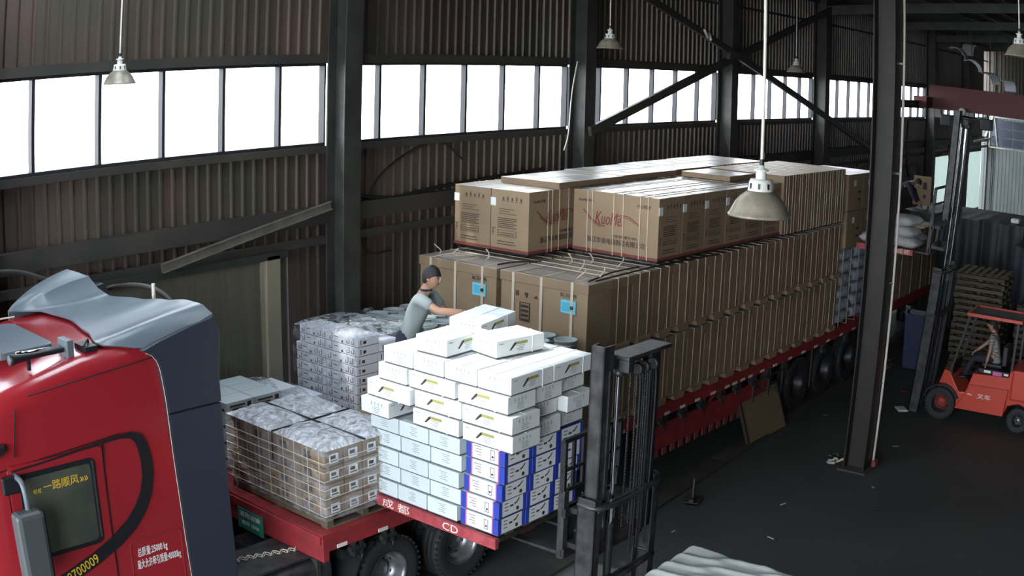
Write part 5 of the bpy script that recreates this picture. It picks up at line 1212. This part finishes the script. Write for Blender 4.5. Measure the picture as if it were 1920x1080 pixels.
def person(name_label, loc, rz, J, cloth, trouser, look, tilt=0, hair=True, shirt_long=False, glove=None, skin=None, group=None):
    """J: joints in local metres; x to the figure's right, y forward"""
    t = thing('person', name_label, 'person', loc, rz, group); sk = skin or m_skin; P = {k: Vector(v) for k, v in J.items()}
    def mid(a, b_, f=.5): return P[a]*(1-f) + P[b_]*f
    pts = []; ed = []; idx = {}
    def addp(nm, v, r): idx[nm] = len(pts); pts.append((*v, r)); return idx[nm]
    addp('pelvis', P['pelvis'], (.11, .085)); addp('belly', mid('pelvis', 'chest', .45), (.115, .085)); addp('chest', P['chest'], (.155, .11)); addp('neckb', P['neck'], .062); addp('neckt', mid('neck', 'head', .55), .058)
    ed += [(0, 1), (1, 2), (2, 3), (3, 4)]
    for s_ in ('r', 'l'):
        addp('sh'+s_, P['sh'+s_], .062); addp('ua'+s_, mid('sh'+s_, 'el'+s_), .048); addp('el'+s_, P['el'+s_], .040); addp('fa'+s_, mid('el'+s_, 'wr'+s_, .4), .038); addp('wr'+s_, P['wr'+s_], .027)
        ed += [(idx['chest'], idx['sh'+s_]), (idx['sh'+s_], idx['ua'+s_]), (idx['ua'+s_], idx['el'+s_]), (idx['el'+s_], idx['fa'+s_]), (idx['fa'+s_], idx['wr'+s_])]
        addp('hip'+s_, P['hip'+s_], .092); addp('th'+s_, mid('hip'+s_, 'kn'+s_), .078); addp('kn'+s_, P['kn'+s_], .056); addp('ca'+s_, mid('kn'+s_, 'an'+s_, .35), .054); addp('an'+s_, P['an'+s_], .038)
        ed += [(0, idx['hip'+s_]), (idx['hip'+s_], idx['th'+s_]), (idx['th'+s_], idx['kn'+s_]), (idx['kn'+s_], idx['ca'+s_]), (idx['ca'+s_], idx['an'+s_])]
    bo = skin_obj('body', pts, ed, sk, t); bo.data.materials.append(trouser); bo.data.materials.append(cloth)
    for p in bo.data.polygons:
        c = p.center
        if c.z < P['pelvis'].z + .10 and abs(c.x) < .2 and c.y < P['pelvis'].y + .75 and (c - P['wrr']).length > .25 and (c - P['wrl']).length > .25: p.material_index = 1
        elif c.z < P['chest'].z and abs(c.x) < .15 and (c - P['wrr']).length > .3 and (c - P['wrl']).length > .3: p.material_index = 2
    # shirt
    sp = [(*(P['pelvis']+Vector((0, -.02, -.24))), (.165, .150)), (*(P['pelvis']+Vector((0, -.01, -.08))), (.160, .135)), (*mid('pelvis', 'chest', .4), (.155, .122)), (*P['chest'], (.170, .122)), (*mid('chest', 'neck', .8), (.085, .08))]; se = [(0, 1), (1, 2), (2, 3), (3, 4)]
    for s_ in ('r', 'l'):
        i0 = len(sp); sp.append((*P['sh'+s_], .076)); sp.append((*mid('sh'+s_, 'el'+s_, .35), .068)); sp.append((*mid('sh'+s_, 'el'+s_, .72), .066)); se += [(3, i0), (i0, i0+1), (i0+1, i0+2)]
        if shirt_long: sp.append((*P['el'+s_], .052)); sp.append((*mid('el'+s_, 'wr'+s_, .85), .040)); se += [(i0+2, i0+3), (i0+3, i0+4)]
    skin_obj('shirt', sp, se, cloth, t)
    MB().tube([(P['neck'] + Vector((.062*math.cos(a*PI/6), .055*math.sin(a*PI/6), -.005)))[:] for a in range(13)], .014, 6).build('collar', m_navyc, t)
    tp = [(*(P['pelvis']+Vector((0, 0, .0))), (.140, .112)), (*mid('pelvis', 'chest', .25), (.11, .09))]; te = [(0, 1)]
    for s_ in ('r', 'l'):
        i0 = len(tp); tp += [(*P['hip'+s_], .104), (*mid('hip'+s_, 'kn'+s_), .090), (*P['kn'+s_], .070), (*mid('kn'+s_, 'an'+s_, .5), .064), (*mid('kn'+s_, 'an'+s_, .95), .058)]; te += [(0, i0)] + [(i0+q, i0+q+1) for q in range(4)]
    skin_obj('trousers', tp, te, trouser, t)
    for s_ in ('r', 'l'):
        a = P['an'+s_]; f = P.get('ft'+s_, Vector((0, 1, 0)))
        skin_obj('shoe', [(*(a-f*.05+Vector((0, 0, -.035))), .042), (*(a+f*.05+Vector((0, 0, -.045))), (.046, .036)), (*(a+f*.15+Vector((0, 0, -.055))), (.042, .026))], [(0, 1), (1, 2)], m_black, t, 1)
        d = (P['wr'+s_] - P['el'+s_]); hand(t, P['wr'+s_], P.get('hd'+s_, d), P.get('pn'+s_, Vector((0, 0, -1))), glove or sk, .6, 1 if s_ == 'r' else -1)
    head(t, P['head'], look, tilt, sk)
    return t
# worker on the load: stands on cartons, leans over the white boxes, faces the near forklift
ZW = DK + .005 + .82
J = dict(pelvis=(0, .02, .88), chest=(0, .17, 1.22), neck=(0, .24, 1.42), head=(0, .30, 1.545),
         shr=(.19, .22, 1.36), elr=(.22, .46, 1.24), wrr=(.14, .72, 1.24), hdr=(-.1, 1, -.25),
         shl=(-.19, .22, 1.35), ell=(-.23, .40, 1.12), wrl=(-.17, .64, 1.07), hdl=(.1, 1, -.2),
         hipr=(.10, 0, .86), knr=(.12, .06, .47), anr=(.13, -.03, .08), hipl=(-.10, 0, .86), knl=(-.12, .03, .47), anl=(-.13, -.06, .08))
wk = person('worker in a grey polo shirt and gloves leaning over the raised white cartons', TL(2.00, .70, ZW), TA + PI + .42, J, m_shirt, m_navyc, (.1, 1, -.12), glove=m_glove)
wk.scale = (1.1, 1.1, 1.1)
# forklift driver, seated
m_stripe = mat('striped_shirt', (.16, .16, .15), .85)
N = m_stripe.node_tree.nodes; Lk = m_stripe.node_tree.links; wv = N.new('ShaderNodeTexWave'); wv.bands_direction = 'Z'; wv.inputs['Scale'].default_value = 12; rp_ = N.new('ShaderNodeValToRGB'); rp_.color_ramp.elements[0].color = (.03, .03, .035, 1); rp_.color_ramp.elements[1].color = (.42, .42, .38, 1); rp_.color_ramp.elements[0].position = .45; rp_.color_ramp.elements[1].position = .55
tcn = N.new('ShaderNodeTexCoord'); Lk.new(tcn.outputs['Object'], wv.inputs[0]); Lk.new(wv.outputs[0], rp_.inputs[0]); Lk.new(rp_.outputs[0], N['Principled BSDF'].inputs['Base Color'])
J2 = dict(pelvis=(0, -1.0, 1.30), chest=(0, -.93, 1.62), neck=(0, -.88, 1.80), head=(0, -.84, 1.94),
          shr=(.18, -.90, 1.75), elr=(.24, -.72, 1.52), wrr=(.10, -.52, 1.36), shl=(-.18, -.90, 1.75), ell=(-.27, -.90, 1.48), wrl=(-.30, -.86, 1.24), hdl=(0, .2, -1),
          hipr=(.10, -.96, 1.28), knr=(.13, -.52, 1.26), anr=(.13, -.36, .88), hipl=(-.10, -.96, 1.28), knl=(-.14, -.52, 1.26), anl=(-.14, -.36, .88))
person('driver in a striped shirt seated in the red forklift', (21.28, 5.10, 0), 0, J2, m_stripe, m_navyc, (0, 1, -.1))
# second worker bending over the raised sacks
J3 = dict(pelvis=(0, -.05, .92), chest=(0, .26, 1.12), neck=(0, .44, 1.20), head=(0, .57, 1.18),
          shr=(.18, .40, 1.14), elr=(.22, .52, .90), wrr=(.16, .66, .72), shl=(-.18, .40, 1.14), ell=(-.24, .48, .90), wrl=(-.18, .62, .70),
          hipr=(.10, -.05, .88), knr=(.12, .06, .48), anr=(.13, -.02, .08), hipl=(-.10, -.05, .88), knl=(-.12, .05, .48), anl=(-.13, -.05, .08))
person('second worker in dark clothes bending over the raised grey sacks beyond the aisle column', TL(17.9, .5, 2.95), TA + PI + .1, J3, m_navyc, m_black, (0, 1, -.7), shirt_long=True)

# ================================================================== the far end of the hall
pw = pallet_proto(1.2, 1.25, .145, 7, m_wood)
fst = True
for s_, (x, y, n_, r) in enumerate(((24.6, 4.75, 16, .0), (24.7, 3.1, 12, .03))):
    for k in range(n_):
        o = pw if fst else copy_tree(pw); fst = False
        o.location = (x + random.uniform(-.04, .04), y + random.uniform(-.04, .04), k*.147); o.rotation_euler = (0, 0, r + random.uniform(-.03, .03))
        o['label'] = 'weathered wooden pallet in the %s stack beyond the far forklift, %s from the floor' % ('taller' if s_ == 0 else 'right-hand', ORD[k]); o['group'] = 'stacked pallets beyond the far forklift'
def drape(name, x, y0, y1, z1, m, lab, seed, amp=.07, x2=None):
    random.seed(seed); n = int(abs(y1-y0)/.07); vs = []; ph = [random.uniform(0, 6) for _ in range(4)]
    for k in range(9):
        z = z1*k/8
        for i in range(n+1):
            y = y0+(y1-y0)*i/n; f = math.sin(y*9+ph[0]) + .6*math.sin(y*17+ph[1]+.6*z) + .4*math.sin(y*31+ph[2])
            vs.append((x + amp*f*(.5+.5*(1-k/8)), y, z + (.025*math.sin(y*5+ph[3]) + .015*math.sin(y*13)) * (k == 8)))
    b = MB(); b.add(vs, [(k*(n+1)+i, k*(n+1)+i+1, (k+1)*(n+1)+i+1, (k+1)*(n+1)+i) for k in range(8) for i in range(n)], 0, True)
    o0 = len(b.v); top = [vs[8*(n+1)+i] for i in range(n+1)]; back = [(x2 or x+3, q[1], z1-.02) for q in top]
    b.add(top + back + [(x2 or x+3, q[1], 0) for q in top], [(i, i+1, n+2+i, n+1+i) for i in range(n)] + [(n+1+i, n+2+i, 2*n+3+i, 2*n+2+i) for i in range(n)], 0, True)
    b.add([(x, top[0][1], 0), (x, top[0][1], z1), (x2 or x+3, top[0][1], z1), (x2 or x+3, top[0][1], 0), (x, top[-1][1], 0), (x, top[-1][1], z1), (x2 or x+3, top[-1][1], z1), (x2 or x+3, top[-1][1], 0)], [(0, 1, 2, 3), (4, 5, 6, 7)], 0)
    o = b.build(name, m); tag(o, lab, 'tarpaulin'); return o
drape('green_tarp', 29.0, 5.15, 8.75, 3.05, m_tarp, 'dark green tarpaulin hanging in folds over tall goods at the far end', 1)
drape('blue_tarp', 27.2, .8, 5.05, 2.75, m_tarpb, 'dark blue tarpaulin over goods behind the stacked pallets', 2, .04)
o = MB().box((0, 0, 0), (.3, .25, .12)).build('crumpled_bag', m_whitep, bevel=.03); o.location = (29.2, 5.35, 3.08); tag(o, 'small pale crumpled bag on top of the green tarpaulin', 'bag')
b = MB(); b.prism([(-.28, 0), (.28, 0), (.33, 1.28), (-.33, 1.28)], 'x', -.28, .28); b.box((-.36, -.36, 1.28), (.36, .36, 1.34)); b.box((-.33, -.33, 1.34), (.33, .33, 1.42))
bn = thing('plastic_bin', 'tall dark blue plastic bin on the floor left of the far forklift', 'bin', (24.3, 6.75, 0)); 
MB().prism([(-.26, 0), (.26, 0), (.32, 1.30), (-.32, 1.30)], 'x', -.27, .27).build('bin_body', m_bin, bn, bevel=.03); MB().box((-.33, -.36, 1.30), (.33, .36, 1.36)).build('lid', m_bin, bn, bevel=.02)
MB().box((-.3, -.3, .02), (.3, -.34, .12)).build('base_rim', m_bin, bn)
# low timber and rubble beside the bin
for k in range(5):
    o = MB().box((0, 0, 0), (.15+.1*(k % 2), 1.3-.1*k, .06)).build('timber_offcut', m_wood); o.location = (23.7+.22*k, 7.25+.05*k, .0); o.rotation_euler = (0, 0, .1*k-.2); tag(o, 'low wooden offcut on the floor left of the blue bin, %s in the row' % ORD[k], 'timber', 'timber offcuts near the blue bin')
# odds and ends on the floor
o = MB().box((-.16, -.11, 0), (.16, .11, .012)).box((-.12, -.10, .012), (.15, .08, .02)).build('paper_sheet', m_whitep); o.location = (20.9, 5.98, 0); o.rotation_euler = (0, 0, .6); tag(o, 'white paper lying on the dark floor between the column and the far forklift', 'paper')
o = MB().box((-.10, -.07, 0), (.10, .07, .006)).build('paper_scrap', m_inkred); o.location = (22.3, 6.35, 0); tag(o, 'small reddish scrap on the floor beyond the white paper', 'scrap')
st = thing('steel_stand', 'small upright steel foot with a flat base standing on the kerb', 'steel stand', (14.15, 7.22, .045), .3)
MB().box((-.17, -.12, 0), (.17, .12, .012)).build('base_plate', m_steel2, st); MB().prism([(-.04, .012), (.05, .012), (.035, .36), (-.03, .36)], 'y', -.012, .012).build('upright', m_steel2, st); MB().box((-.15, -.03, .012), (-.04, .03, .05)).build('lug', m_steel2, st)
random.seed(6)
for k, (x, y) in enumerate(((17.0, 6.05), (17.35, 6.12), (17.15, 5.95), (17.5, 5.98))):
    b = MB(); pts = [(random.uniform(-.14, .14), random.uniform(-.1, .1), random.uniform(.01, .10)) for _ in range(6)]; b.tube(spline(pts, 4), .022, 6); o = b.build('crumpled_strapping', [m_sack, m_mastg, m_strap, m_steel2][k]); o.location = (x, y, .0)
    tag(o, ['pale crumpled strapping on the floor beside the aisle column, nearest', 'grey crumpled strapping beyond the aisle column foot', 'cream crumpled strapping against the aisle column foot', 'dark crumpled strapping farthest behind the aisle column'][k], 'strapping', 'crumpled strapping by the aisle column')
for k in range(9):
    x, y = ((13.0, 6.9), (13.6, 5.6), (15.5, 4.6), (16.4, 5.0), (18.6, 5.35), (12.4, 6.2), (19.6, 7.2), (14.9, 6.0), (17.9, 4.4))[k]
    b = MB().box((-.05, -.012, 0), (.05+.02*(k % 3), .012, .004)); o = b.build('litter_scrap', [m_sack, m_cream, m_steel2][k % 3]); o.location = (x, y, 0); o.rotation_euler = (0, 0, k*1.3)
    tag(o, 'tiny scrap of litter on the dark floor, %s' % ['by the kerb near the forklift mast', 'just beyond the pale sheet', 'in the open aisle, lower right', 'in front of the aisle column', 'right of the aisle column foot', 'beside the near forklift guard', 'below the trailer wheels', 'between the kerb and the aisle', 'far right of the open aisle'][k], 'litter', 'litter scraps on the floor')
# clutter on the far wall
cp = thing('notice_board', 'tan board with dark marks fixed up behind the second worker', 'board', (30.0, 8.85, 3.12), -PI/2)
MB().box((0, 0, 0), (.55, .04, .82)).build('panel', m_tan, cp); MB().box((.3, -.005, .45), (.42, 0, .65)).box((.32, -.005, .2), (.4, 0, .3)).build('printed_marks', m_ink, cp)
for x in (.05, .45): MB().box((x, .04, -3.12), (x+.05, .08, .8)).build('post', m_steel2, cp)
cl = MB(); cl.bar((0, 0, 2.9), (0, 0, 3.46), .05, .05).bar((2.05, 0, 2.9), (2.05, 0, 3.46), .05, .05).bar((0, 0, 3.46), (2.05, 0, 3.46), .05, .05).bar((0, 0, 2.9), (2.05, 0, 2.9), .05, .05)
wn = struct(bpy.data.objects.new('window_11', None)); COL.objects.link(wn); wn.location = (37.8, 11.66, 0); cl.build('frame', m_steel, wn); MB().box((.03, 0, 2.92), (2.02, .01, 3.44)).build('pane', translucent('milky_window_sheet', (.85, .9, .95), .8), wn)
cable([(38.6, 11.7, 5.3), (38.3, 11.66, 4.6), (38.2, 11.6, 3.8), (38.5, 11.6, 3.2), (39.0, 11.62, 3.1)], .03, m_black, 'black cable dangling before the low far window')
for k, (p0, p1) in enumerate((((43.2, 11.73, 3.7), (45.8, 11.73, 3.85)), ((44.6, 11.66, 3.8), (45.9, 11.66, 4.6)), ((45.4, 11.73, 3.2), (44.9, 11.73, 4.3)))):
    o = MB().bar(p0, p1, .07, .07).build('scrap_rail', m_steel2 if k != 2 else m_crane); tag(o, ['level steel rail fixed on the far wall below the windows', 'slanting steel rail above the pale far sheets', 'reddish leaning rail before the pale far sheets'][k], 'rail')
o = MB().bar((50.2, 11.2, 4.4), (52.3, 11.2, 5.6), .10, .10).build('pale_strut', m_rod); tag(o, 'pale slanting strut in the last bay before the end wall', 'strut')
o = MB().bar((48.2, 11.3, 4.25), (51.6, 11.3, 4.3), .08, .08).build('pale_rail', m_rod); tag(o, 'pale level rail across the last bay', 'rail')
# pale fittings under the dark roof at the far end
for k, (x, y, z) in enumerate(((40.2, 10.2, 7.75), (40.6, 9.7, 7.35), (41.0, 9.0, 6.95), (41.4, 8.3, 6.75), (41.0, 9.9, 7.95))):
    b = MB(); q = []
    for i in range(7):
        a = PI*(.1+.8*i/6); q.append((.42*math.cos(a), .30*math.sin(a)))
    b.prism(q + [(p[0]*.93, p[1]*.88) for p in q[::-1]], 'x', -.25, .25); b.bar((0, 0, .27), (0, 0, .35), .03, .03)
    o = b.build('curved_fitting', m_grey if k % 2 else m_sack); o.location = (x, y, z); o.rotation_euler = (.5, 0, .5*k); MB().bar((x, y, z+.25), (x, y, roof_z(y)-.12), .025, .025).build('hanger_rod', m_purlin).parent = o; o.children[0].matrix_parent_inverse = Matrix.LocRotScale(o.location, o.rotation_euler, None).inverted()
    tag(o, 'pale curved sheet fitting hung under the far dark roof, %s' % ['leftmost of five', 'second from left', 'third from left', 'lowest near the crane girder', 'topmost'][k], 'roof fitting', 'pale curved fittings under the far roof')
